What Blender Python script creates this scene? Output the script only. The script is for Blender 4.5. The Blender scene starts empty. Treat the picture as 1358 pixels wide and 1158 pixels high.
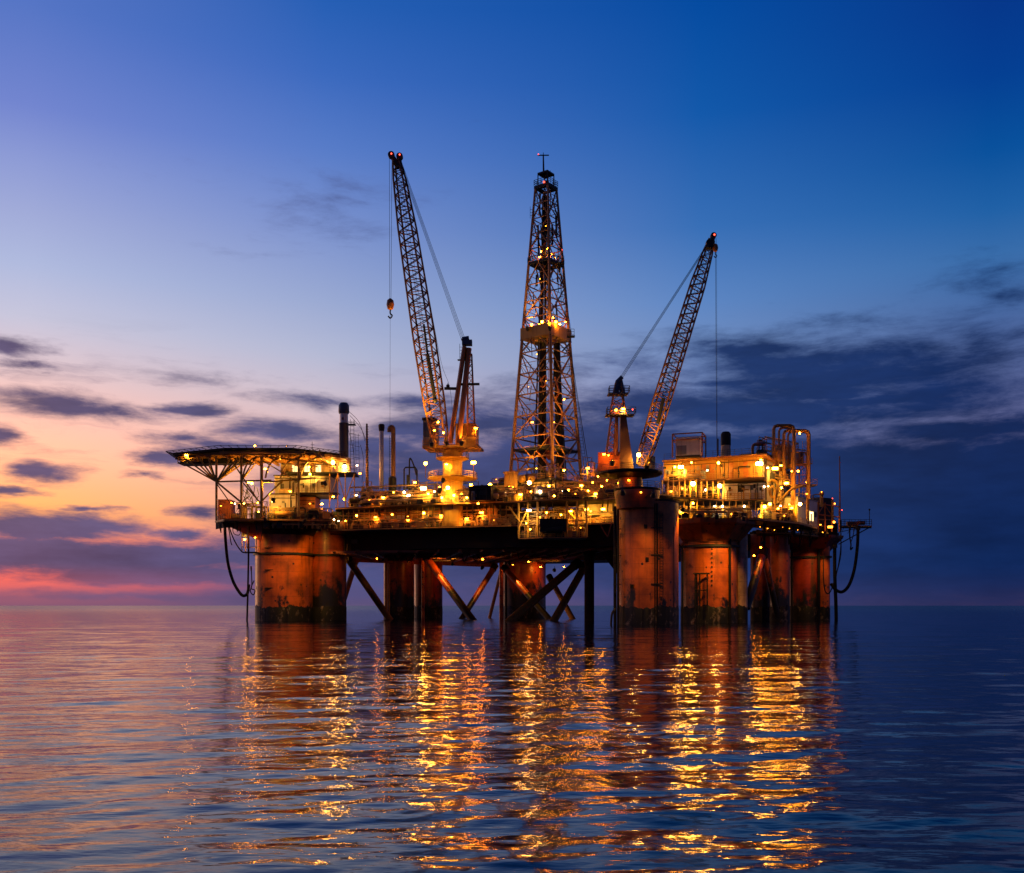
import bpy, math, random
from mathutils import Vector, Matrix
R = math.radians
random.seed(7)
C = bpy.context.scene.collection
F = 1300.0      # focal length in photo pixels (photo is 1358 wide)
H = 4.3         # eye height over the water, metres
HY = 803.0      # row of the horizon

def X(px, Z): return (px - 679.0) * Z / F
def zz(py, Z): return H + (HY - py) * Z / F
def P(px, py, Z): return Vector((X(px, Z), Z, zz(py, Z)))
def G(px, Z, z=0.0): return Vector((X(px, Z), Z, z))
def lin(c):
    if c[0] > 240 and c[2] < 190:      # the burnt-out heart of the afterglow is brighter than a picture can hold
        q = lin((240, c[1], c[2])); k = min(1, (c[0] - 240) / 14); return (q[0] * (1.14 + .5 * k), q[1] * (1 + .10 * k), q[2] * (1 + .1 * k), 1.0)
    def f(v):
        v /= 255.0
        return v / 12.92 if v <= .04045 else ((v + .055) / 1.055) ** 2.4
    return (f(c[0]), f(c[1]), f(c[2]), 1.0)

# ------------------------------------------------------------------ mesh builder
class MB:
    def __init__(s): s.v = []; s.f = []
    def add(s, vs, fs):
        o = len(s.v); s.v += [Vector(p) for p in vs]; s.f += [tuple(i + o for i in f) for f in fs]; return s
    def tube(s, a, b, r, n=6, r2=None):
        a = Vector(a); b = Vector(b); d = b - a
        if d.length < 1e-6: return s
        d.normalize(); r2 = r if r2 is None else r2
        t = Vector((0, 0, 1)) if abs(d.z) < .9 else Vector((1, 0, 0))
        p = d.cross(t).normalized(); q = d.cross(p)
        vs = []
        for c, rr in ((a, r), (b, r2)):
            for k in range(n):
                w = 2 * math.pi * (k + .5) / n
                vs.append(c + p * math.cos(w) * rr + q * math.sin(w) * rr)
        fs = [(k, (k + 1) % n, n + (k + 1) % n, n + k) for k in range(n)]
        fs += [tuple(range(n - 1, -1, -1)), tuple(range(n, 2 * n))]
        return s.add(vs, fs)
    def path(s, pts, r, n=6):
        pts = [Vector(p) for p in pts]
        vs = []; m = len(pts); ref = None
        for i, c in enumerate(pts):
            d = (pts[min(i + 1, m - 1)] - pts[max(i - 1, 0)]).normalized()
            if ref is None:
                t = Vector((0, 0, 1)) if abs(d.z) < .9 else Vector((0, 1, 0))
                ref = d.cross(t).normalized()
            p = (ref - d * ref.dot(d))
            p = p.normalized() if p.length > 1e-4 else d.orthogonal().normalized()
            ref = p; q = d.cross(p)
            for k in range(n):
                w = 2 * math.pi * k / n
                vs.append(c + p * math.cos(w) * r + q * math.sin(w) * r)
        fs = []
        for i in range(m - 1):
            for k in range(n):
                fs.append((i * n + k, i * n + (k + 1) % n, (i + 1) * n + (k + 1) % n, (i + 1) * n + k))
        fs += [tuple(range(n - 1, -1, -1)), tuple(range((m - 1) * n, m * n))]
        return s.add(vs, fs)
    def prism(s, poly, z0, z1):
        n = len(poly)
        vs = [(p[0], p[1], z0) for p in poly] + [(p[0], p[1], z1) for p in poly]
        fs = [(k, (k + 1) % n, n + (k + 1) % n, n + k) for k in range(n)]
        fs += [tuple(range(n - 1, -1, -1)), tuple(range(n, 2 * n))]
        return s.add(vs, fs)
    def box(s, c, sx, sy, sz, rz=0.0):           # c = centre of the base
        ca, sa = math.cos(rz), math.sin(rz)
        pl = []
        for x, y in ((-sx/2, -sy/2), (sx/2, -sy/2), (sx/2, sy/2), (-sx/2, sy/2)):
            pl.append((c[0] + x*ca - y*sa, c[1] + x*sa + y*ca))
        return s.prism(pl, c[2], c[2] + sz)
    def lathe(s, c, prof, n=32, rot=0.0):        # prof: (radius, z) bottom to top
        vs = []; m = len(prof)
        for r, z in prof:
            for k in range(n):
                w = rot + 2 * math.pi * k / n
                vs.append((c[0] + r * math.cos(w), c[1] + r * math.sin(w), z))
        fs = []
        for i in range(m - 1):
            for k in range(n):
                fs.append((i*n + k, i*n + (k+1) % n, (i+1)*n + (k+1) % n, (i+1)*n + k))
        fs += [tuple(range(n - 1, -1, -1)), tuple(range((m-1)*n, m*n))]
        return s.add(vs, fs)
    def hcyl(s, a, b, r, n=16):                  # lying vessel with domed ends
        a = Vector(a); b = Vector(b); d = (b - a).normalized()
        pts = [(a - d * r * .45, .45), (a - d * r * .25, .82), (a, 1), (b, 1), (b + d * r * .25, .82), (b + d * r * .45, .45)]
        t = Vector((0, 0, 1)); p = d.cross(t).normalized(); q = d.cross(p)
        vs = []
        for c, k in pts:
            for i in range(n):
                w = 2 * math.pi * i / n
                vs.append(c + (p * math.cos(w) + q * math.sin(w)) * r * k)
        fs = []
        for i in range(5):
            for k in range(n):
                fs.append((i*n + k, i*n + (k+1) % n, (i+1)*n + (k+1) % n, (i+1)*n + k))
        fs += [tuple(range(n - 1, -1, -1)), tuple(range(5*n, 6*n))]
        return s.add(vs, fs)
    def ball(s, c, r, n=8, m=5, sq=1.0):
        return s.lathe(c, [(max(r * math.sin(math.pi * i / m), r * .02), c[2] - r * sq * math.cos(math.pi * i / m)) for i in range(m + 1)], n)
    def ladder(s, a, b, side, w=.5, step=.45, r=.05):
        a = Vector(a); b = Vector(b); side = Vector(side).normalized() * w / 2
        s.tube(a - side, b - side, r, 4); s.tube(a + side, b + side, r, 4)
        n = max(2, int((b - a).length / step))
        for i in range(1, n):
            c = a.lerp(b, i / n); s.tube(c - side, c + side, r * .8, 4)
        return s
    def rail(s, pts, h=1.2, step=1.7, r=.055, rows=3):
        pts = [Vector(p) for p in pts]
        for a, b in zip(pts, pts[1:]):
            L = (b - a).length; n = max(1, int(round(L / step)))
            for i in range(n + 1):
                c = a.lerp(b, i / n); s.tube(c, c + Vector((0, 0, h)), r, 4)
            for k in range(rows):
                u = Vector((0, 0, h * (k + 1) / rows)); s.tube(a + u, b + u, r, 4)
        return s

BEAM = 6000
def beam(parent, base, pos, target, power, size, col, blend=.6):
    l = bpy.data.lights.new('floodlight_beam', 'SPOT'); l.energy = power; l.color = col; l.spot_size = R(size); l.spot_blend = blend; l.shadow_soft_size = .3
    o = bpy.data.objects.new('floodlight_beam', l); C.objects.link(o); o.parent = parent
    o.location = pos - base; o.rotation_euler = (Vector(target) - pos).normalized().to_track_quat('-Z', 'Y').to_euler()
class Thing:
    def __init__(s, name, label, cat, base, group=None):
        s.e = bpy.data.objects.new(name, None); C.objects.link(s.e)
        s.base = Vector(base); s.e.location = s.base; s.e.empty_display_size = .5
        s.e['label'] = label; s.e['category'] = cat
        if group: s.e['group'] = group
    def part(s, name, mb, mat, parent=None, label=None, smooth=True):
        me = bpy.data.meshes.new(name)
        me.from_pydata([tuple(v - s.base) for v in mb.v], [], mb.f); me.update()
        me.materials.append(mat)
        if smooth:
            me.shade_smooth()
            me.set_sharp_from_angle(angle=R(38))
        o = bpy.data.objects.new(name, me); C.objects.link(o)
        o.parent = parent if parent else s.e
        if label: o['label'] = label
        return o
    def lamp(s, pos, r=.4, mat='amber', arm=(0, .8, .25)):
        """a hooded lamp on a short bracket, its glowing lens a sub-part"""
        pos = Vector(pos); m = MB(); r *= .8 if r < .4 else .9
        m.lathe(pos, [(r*1.15, pos.z + r*.75), (r*1.0, pos.z + r*1.1), (r*.35, pos.z + r*1.5)], 10)
        m.tube(pos + Vector((0, 0, r*1.3)), pos + Vector(arm), .07, 5)
        h = s.part('floodlight', m, M['dark'])
        q = (int(pos.x * 37) + int(pos.z * 91)) % 10
        r *= .82 + .04 * q
        l = MB().ball(pos, r, 8, 5) if q < 6 or mat == 'redlamp' else MB().box((pos.x, pos.y, pos.z - r * .5), r * 2.3, r * .9, r * 1.0, .1 * q - .8)
        s.part('lens', l, M[mat], h)
        if r >= .26 and mat not in ('redlamp', 'dim'):
            beam(h, s.base, pos + Vector((0, .6, -.8)).normalized() * (r + .06), pos + Vector((0, 4, -2.6)), (BEAM * r * r + 1000) * (.8 if mat == 'flood' else 1), 150, {'sodium': (1, .33, .03), 'warm': (1, .66, .26)}.get(mat, (1, .55, .07)), .9)
        return h

# ------------------------------------------------------------------ materials
M = {}
def nodes(name):
    m = bpy.data.materials.new(name); m.use_nodes = True
    nt = m.node_tree; b = nt.nodes['Principled BSDF']
    return m, nt, b
def N(nt, t, **kw):
    n = nt.nodes.new(t)
    for k, v in kw.items(): setattr(n, k, v)
    return n
def paint(key, col, rough=.5, wear=.5, streak=.5, rust=(.10, .035, .012), metal=0.0, scale=1.0, bump=.15):
    """weathered paint: blotchy tone, vertical rust runs, chips"""
    m, nt, b = nodes(key); L = nt.links.new
    tc = N(nt, 'ShaderNodeTexCoord')
    mp = N(nt, 'ShaderNodeMapping'); mp.inputs['Scale'].default_value = (1.3*scale, 1.3*scale, .10*scale)
    L(tc.outputs['Object'], mp.inputs['Vector'])
    n1 = N(nt, 'ShaderNodeTexNoise'); n1.inputs['Scale'].default_value = 1.0; n1.inputs['Detail'].default_value = 6
    L(mp.outputs[0], n1.inputs['Vector'])
    n2 = N(nt, 'ShaderNodeTexNoise'); n2.inputs['Scale'].default_value = .55*scale; n2.inputs['Detail'].default_value = 8; n2.inputs['Roughness'].default_value = .65
    L(tc.outputs['Object'], n2.inputs['Vector'])
    r1 = N(nt, 'ShaderNodeMapRange'); r1.inputs[1].default_value = .50; r1.inputs[2].default_value = .72; r1.inputs[4].default_value = streak
    L(n1.outputs[0], r1.inputs[0])
    r2 = N(nt, 'ShaderNodeMapRange'); r2.inputs[1].default_value = .58; r2.inputs[2].default_value = .68; r2.inputs[4].default_value = wear
    L(n2.outputs[0], r2.inputs[0])
    mx = N(nt, 'ShaderNodeMath', operation='MAXIMUM'); L(r1.outputs[0], mx.inputs[0]); L(r2.outputs[0], mx.inputs[1])
    tone = N(nt, 'ShaderNodeMapRange'); tone.inputs[3].default_value = .7; tone.inputs[4].default_value = 1.25
    L(n2.outputs[0], tone.inputs[0])
    c0 = N(nt, 'ShaderNodeMix', data_type='RGBA', blend_type='MULTIPLY'); c0.inputs[0].default_value = 1
    c0.inputs[6].default_value = (*col, 1); L(tone.outputs[0], c0.inputs[7])
    c1 = N(nt, 'ShaderNodeMix', data_type='RGBA'); L(mx.outputs[0], c1.inputs[0]); L(c0.outputs[2], c1.inputs[6]); c1.inputs[7].default_value = (*rust, 1)
    L(c1.outputs[2], b.inputs['Base Color'])
    rr = N(nt, 'ShaderNodeMapRange'); rr.inputs[3].default_value = rough; rr.inputs[4].default_value = min(1, rough + .3); L(mx.outputs[0], rr.inputs[0])
    L(rr.outputs[0], b.inputs['Roughness']); b.inputs['Metallic'].default_value = metal
    bp = N(nt, 'ShaderNodeBump'); bp.inputs['Strength'].default_value = bump; bp.inputs['Distance'].default_value = .05
    L(n2.outputs[0], bp.inputs['Height']); L(bp.outputs[0], b.inputs['Normal'])
    if max(col) < .05: b.inputs['Specular IOR Level'].default_value = .18
    M[key] = m; return m
paint('yellow', (.48, .27, .030), .45, .5, .4)
paint('orange', (.42, .13, .016), .45, .6, .5)
paint('tan', (.34, .16, .032), .5, .6, .5)
paint('white', (.60, .55, .50), .5, .35, .45, rust=(.22, .13, .08))
paint('cream', (.58, .44, .25), .5, .4, .45, rust=(.2, .1, .04))
paint('boom', (.27, .115, .022), .5, .6, .5)
paint('derrick', (.32, .145, .026), .5, .6, .5)
paint('ochre', (.40, .185, .020), .5, .55, .55)
paint('brown', (.15, .065, .016), .5, .5, .5)
paint('grey', (.20, .20, .20), .5, .5, .4)
paint('dark', (.022, .023, .027), .5, .4, .3, rust=(.035, .018, .01))
paint('black', (.010, .010, .012), .55, .4, .3, rust=(.02, .012, .008))
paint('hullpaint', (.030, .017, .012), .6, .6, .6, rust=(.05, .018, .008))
paint('rustred', (.26, .05, .015), .5, .6, .6, rust=(.05, .015, .008))
paint('bluegrey', (.045, .065, .11), .45, .3, .3)
paint('silver', (.50, .50, .52), .35, .3, .4, metal=.6, rust=(.12, .08, .06))
paint('pipe', (.30, .19, .07), .45, .5, .4)
paint('rubber', (.008, .008, .009), .6, .2, .2, rust=(.015, .015, .015))

def legpaint(key, col, growth):
    """leg paint: plate seams, rust runs, black marine growth climbing unevenly from the water"""
    m = paint(key, col, .38, .85, .8, rust=(.075, .016, .005), scale=.5, bump=.3)
    nt = m.node_tree; L = nt.links.new; b = nt.nodes['Principled BSDF']
    src = b.inputs['Base Color'].links[0].from_socket
    tc = N(nt, 'ShaderNodeTexCoord'); sp = N(nt, 'ShaderNodeSeparateXYZ'); L(tc.outputs['Object'], sp.inputs[0])
    # seams every 3.4 m
    md = N(nt, 'ShaderNodeMath', operation='PINGPONG'); md.inputs[1].default_value = 1.7; L(sp.outputs[2], md.inputs[0])
    sm = N(nt, 'ShaderNodeMath', operation='LESS_THAN'); sm.inputs[1].default_value = .045; L(md.outputs[0], sm.inputs[0])
    s2 = N(nt, 'ShaderNodeMath', operation='MULTIPLY'); s2.inputs[1].default_value = .55; L(sm.outputs[0], s2.inputs[0])
    c1 = N(nt, 'ShaderNodeMix', data_type='RGBA'); L(s2.outputs[0], c1.inputs[0]); L(src, c1.inputs[6]); c1.inputs[7].default_value = (.05, .02, .01, 1)
    nb = N(nt, 'ShaderNodeTexNoise'); nb.inputs['Scale'].default_value = .16; nb.inputs['Detail'].default_value = 6; nb.inputs['Roughness'].default_value = .62; L(tc.outputs['Object'], nb.inputs[0])
    rb = N(nt, 'ShaderNodeMapRange'); rb.inputs[1].default_value = .38; rb.inputs[2].default_value = .62; rb.inputs[3].default_value = .52; rb.inputs[4].default_value = 1.3; L(nb.outputs[0], rb.inputs[0])
    cb = N(nt, 'ShaderNodeMix', data_type='RGBA', blend_type='MULTIPLY'); cb.inputs[0].default_value = 1; L(c1.outputs[2], cb.inputs[6]); L(rb.outputs[0], cb.inputs[7]); c1 = cb
    # growth
    mp = N(nt, 'ShaderNodeMapping'); mp.inputs['Scale'].default_value = (.30, .30, .16); L(tc.outputs['Object'], mp.inputs[0])
    n = N(nt, 'ShaderNodeTexNoise'); n.inputs['Scale'].default_value = 1; n.inputs['Detail'].default_value = 7; n.inputs['Roughness'].default_value = .7; L(mp.outputs[0], n.inputs[0])
    g = N(nt, 'ShaderNodeMapRange'); g.inputs[1].default_value = 4.0; g.inputs[2].default_value = 18.0; g.inputs[3].default_value = growth; g.inputs[4].default_value = -.14; L(sp.outputs[2], g.inputs[0])
    ad = N(nt, 'ShaderNodeMath', operation='ADD'); L(n.outputs[0], ad.inputs[0]); L(g.outputs[0], ad.inputs[1])
    th = N(nt, 'ShaderNodeMapRange'); th.inputs[1].default_value = .60; th.inputs[2].default_value = .68; L(ad.outputs[0], th.inputs[0])
    c2 = N(nt, 'ShaderNodeMix', data_type='RGBA'); L(th.outputs[0], c2.inputs[0]); L(c1.outputs[2], c2.inputs[6]); c2.inputs[7].default_value = (.010, .009, .009, 1)
    # scuffs and fittings: dark and pale spots
    v = N(nt, 'ShaderNodeTexVoronoi'); v.inputs['Scale'].default_value = .42; L(tc.outputs['Object'], v.inputs[0])
    vt = N(nt, 'ShaderNodeMath', operation='LESS_THAN'); vt.inputs[1].default_value = .13; L(v.outputs['Distance'], vt.inputs[0])
    c3 = N(nt, 'ShaderNodeMix', data_type='RGBA'); L(vt.outputs[0], c3.inputs[0]); L(c2.outputs[2], c3.inputs[6]); c3.inputs[7].default_value = (.03, .015, .012, 1)
    L(c3.outputs[2], b.inputs['Base Color'])
    return m
legpaint('leg_orange', (.46, .098, .009), .10)
legpaint('leg_stained', (.38, .065, .008), .31)
legpaint('leg_red', (.36, .038, .008), .2)
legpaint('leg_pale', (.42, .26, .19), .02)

m, nt, b = nodes('boot'); L = nt.links.new; M['boot'] = m      # dark waterline band with pale scrapes
tc = N(nt, 'ShaderNodeTexCoord'); mp = N(nt, 'ShaderNodeMapping'); mp.inputs['Scale'].default_value = (.5, .5, .3); L(tc.outputs['Object'], mp.inputs[0])
n = N(nt, 'ShaderNodeTexNoise'); n.inputs['Scale'].default_value = 1; n.inputs['Detail'].default_value = 8; n.inputs['Roughness'].default_value = .7; L(mp.outputs[0], n.inputs[0])
cr = N(nt, 'ShaderNodeValToRGB'); cr.color_ramp.elements[0].position = .55; cr.color_ramp.elements[0].color = (.008, .009, .014, 1)
cr.color_ramp.elements[1].position = .72; cr.color_ramp.elements[1].color = (.26, .19, .17, 1); L(n.outputs[0], cr.inputs[0])
L(cr.outputs[0], b.inputs['Base Color']); b.inputs['Roughness'].default_value = .6; b.inputs['Specular IOR Level'].default_value = .2

def glow(key, col, s):
    m, nt, b = nodes(key); b.inputs['Base Color'].default_value = (*col, 1)
    b.inputs['Emission Color'].default_value = (*col, 1); b.inputs['Emission Strength'].default_value = s; M[key] = m
glow('flood', (1, .42, .06), 175)
glow('amber', (1, .31, .012), 115)
glow('warm', (1, .60, .27), 38)
glow('sodium', (1, .21, .007), 95)
glow('dim', (1, .28, .015), 14)
glow('redlamp', (1, .07, .04), 5)
glow('window', (1, .62, .24), 3.0)

# ------------------------------------------------------------------ shared builders
CAMV = Vector((0, 1, 0))
def foot(x0, Z0, x1, Z1, d):
    """floor plan of a block: front wall from (x0,Z0) to (x1,Z1), depth d away from the viewer"""
    a = Vector((X(x0, Z0), Z0)); b = Vector((X(x1, Z1), Z1)); t = (b - a).normalized(); n = Vector((-t.y, t.x))
    return [a, b, b + n * d, a + n * d]
def on(fp, t, z, out=0.0):
    a, b = fp[0], fp[1]; d = (b - a); n = Vector((d.y, -d.x)).normalized(); p = a + d * t + n * out
    return Vector((p.x, p.y, z))
def ang(fp):
    d = fp[1] - fp[0]; return math.atan2(d.y, d.x)
def plate(mb, fp, t0, t1, z0, z1, out=.06, th=.12):
    """shallow plate standing proud of the front wall"""
    a = on(fp, t0, 0, out); b = on(fp, t1, 0, out); d = (b - a); n = Vector((-d.y, d.x, 0)).normalized() * th
    return mb.prism([a, b, b + n, a + n], z0, z1)
def grow(fp, e, z=None):
    c = sum((Vector(p) for p in fp), Vector((0, 0))) / len(fp)
    return [c + (p - c) * (1 + e / max((p - c).length, .1)) for p in fp]
def truss(mb, a, b, ws, depthv, side, rc, rl, n, taper_depth=None):
    """four-chord lattice from a to b; ws = [(t, half width, half depth)]"""
    a = Vector(a); b = Vector(b); side = Vector(side).normalized(); depthv = Vector(depthv).normalized()
    def wd(t):
        for (t0, w0, d0), (t1, w1, d1) in zip(ws, ws[1:]):
            if t <= t1: k = (t - t0) / (t1 - t0); return w0 + (w1 - w0) * k, d0 + (d1 - d0) * k
        return ws[-1][1], ws[-1][2]
    def c(t, i, j):
        w, d = wd(t); return a.lerp(b, t) + side * w * i + depthv * d * j
    cor = [(-1, -1), (1, -1), (1, 1), (-1, 1)]
    for i, j in cor:
        for (t0, _, _), (t1, _, _) in zip(ws, ws[1:]): mb.tube(c(t0, i, j), c(t1, i, j), rc, 6)
    for k in range(n):
        t0, t1 = k / n, (k + 1) / n
        for q in range(4):
            p, r = cor[q], cor[(q + 1) % 4]
            if (k + q) % 2: p, r = r, p
            mb.tube(c(t0, *p), c(t1, *r), rl, 4)
            if k % 2 == 0: mb.tube(c(t0, *p), c(t0, *r), rl, 4)
    return mb
def smoothpts(pts, n=8):
    pts = [Vector(p) for p in pts]; out = []
    for i in range(len(pts) - 1):
        p0 = pts[max(i-1, 0)]; p1 = pts[i]; p2 = pts[i+1]; p3 = pts[min(i+2, len(pts)-1)]
        for k in range(n):
            t = k / n
            out.append(.5 * ((2*p1) + (p2-p0)*t + (2*p0-5*p1+4*p2-p3)*t*t + (3*p1-p0-3*p2+p3)*t**3))
    out.append(pts[-1]); return out
def dress(T, fp, z0, z1, seed, n=8, mats=('dark', 'tan', 'grey')):
    """services fixed to a wall: down pipes, a cable tray, junction boxes, vents and small windows"""
    rnd = random.Random(seed); W = (fp[1] - fp[0]).length; pw = MB(); bx = MB()
    for k in range(n):
        t = rnd.uniform(.03, .97); r = rnd.choice((.06, .09, .14)); za = z0 + .1; zb = z0 + (z1 - z0) * rnd.uniform(.5, 1)
        pw.tube(on(fp, t, za, .2), on(fp, t, zb, .2), r, 6)
        if rnd.random() < .5: pw.tube(on(fp, t, zb, .2), on(fp, min(.98, t + rnd.uniform(.05, .25)), zb, .2), r, 6)
    zt = z0 + (z1 - z0) * .86; pw.tube(on(fp, .02, zt, .14), on(fp, .98, zt, .14), .1, 4)
    T.part('pipework', pw, M[mats[0]])
    for k in range(n):
        t = rnd.uniform(.05, .95); w = rnd.uniform(.35, .9) / W; h = rnd.uniform(.4, 1.0); z = z0 + (z1 - z0) * rnd.uniform(.2, .7)
        T.part('junction_box', plate(MB(), fp, max(0, t - w/2), min(1, t + w/2), z, min(z + h, z1), .18, .17), M[rnd.choice(mats)], smooth=False)
def clutter(T, fp, z0, n, hmax, seed, mats=('pipe', 'cream', 'dark', 'grey'), dens=1.0):
    """plant standing on a deck: vessels, cabinets, pipe loops and small frames"""
    rnd = random.Random(seed); pw = MB(); fr = MB(); dk = MB()
    W = (fp[1] - fp[0]).length; D = (fp[3] - fp[0]).length; tx = (fp[1] - fp[0]).normalized(); ty = (fp[3] - fp[0]).normalized()
    def at(u, v, z): q = fp[0] + tx * u + ty * v; return Vector((q.x, q.y, z))
    for i in range(n):
        u = W * (i + rnd.uniform(.1, .9)) / n; v = rnd.uniform(.1, .9) * D; k = rnd.random(); h = hmax * rnd.uniform(.4, 1)
        if k < .16:
            r = rnd.uniform(.5, 1.1); mb = MB().lathe(at(u, v, 0), [(r*.9, z0), (r, z0+.1), (r, z0+h*.8), (r*.8, z0+h*.92), (r*.3, z0+h)], 16)
            T.part('vessel', mb, M[rnd.choice(mats)])
        elif k < .28:
            r = rnd.uniform(.5, .9); l = rnd.uniform(2, 4.5); mb = MB().hcyl(at(u, v, z0+r+.5), at(min(u+l, W), v, z0+r+.5), r)
            for q in (.3, max(.6, min(l, W - u) - .4)): mb.box(at(u+q, v, z0), .3, r*1.4, r*.8+.5, ang(fp))
            T.part('tank', mb, M[rnd.choice(mats)])
        elif k < .46:
            mb = MB().box(at(u, v, z0), rnd.uniform(1, 2.6), rnd.uniform(.8, 1.6), h*.6, ang(fp))
            mb.box(at(u, v, z0 + h*.6), .8, .5, .25, ang(fp))
            T.part('cabinet', mb, M[rnd.choice(mats)])
        else:
            r = rnd.choice((.09, .13, .2, .28)); l = rnd.uniform(1.2, 4.5); b = .45
            if u + l > W: u = max(0, W - l)
            k2 = rnd.random(); tgt = pw if k2 < .75 else dk
            pts = [at(u, v, z0), at(u, v, z0+h-b), at(u+b*.3, v, z0+h-b*.3), at(u+b, v, z0+h), at(u+l-b, v, z0+h), at(u+l-b*.3, v, z0+h-b*.3), at(u+l, v, z0+h-b), at(u+l, v, z0)]
            if rnd.random() < .4: pts = pts[:5]
            tgt.path(pts, r, 7)
            tgt.lathe(at(u, v, 0), [(r*1.8, z0+h*.4), (r*1.8, z0+h*.4+.12)], 8)
        if rnd.random() < .5 * dens:
            fr = MB()
            w2 = rnd.uniform(1.5, 3.5); hh = hmax * rnd.uniform(.6, 1.15); u2 = min(u, W - w2)
            for uu in (u2, u2 + w2): fr.tube(at(uu, v, z0), at(uu, v, z0+hh), .11, 4)
            fr.tube(at(u2, v, z0+hh), at(u2+w2, v, z0+hh), .11, 4)
            fr.tube(at(u2, v, z0), at(u2+w2, v, z0+hh), .07, 4)
            T.part('support_frame', fr, M['tan'])
    for k in range(int(4 * dens)):
        zk = z0 + hmax * rnd.uniform(.25, 1.05); v = rnd.uniform(0, .6) * D; a = rnd.uniform(0, .4) * W; b_ = rnd.uniform(.6, 1) * W
        pw.tube(at(a, v, zk), at(b_, v, zk), rnd.choice((.1, .15, .22)), 6)
    for nm, mb, mt in (('pipework', pw, 'pipe'), ('pipework', dk, 'dark')):
        if mb.v: T.part(nm, mb, M[mt])

def spot(T, pos, target, power, size=70, col=(1, .46, .05)):  # fixture and beam for lamps added to brighten the steelwork
    pos = Vector(pos); d = (Vector(target) - pos).normalized()
    m = MB().tube(pos - d*1.0, pos - d*.05, .35, 12, .6); m.tube(pos - d*.8, pos - d*.8 + Vector((0, .6, 1.4)), .08, 5)
    h = T.part('floodlight', m, M['dark'])
    l = bpy.data.lights.new('floodlight_beam', 'SPOT'); l.energy = power; l.color = col; l.spot_size = R(size); l.spot_blend = .6; l.shadow_soft_size = .35
    o = bpy.data.objects.new('floodlight_beam', l); C.objects.link(o); o.parent = h
    o.location = pos - T.base; o.rotation_euler = d.to_track_quat('-Z', 'Y').to_euler()
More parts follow.
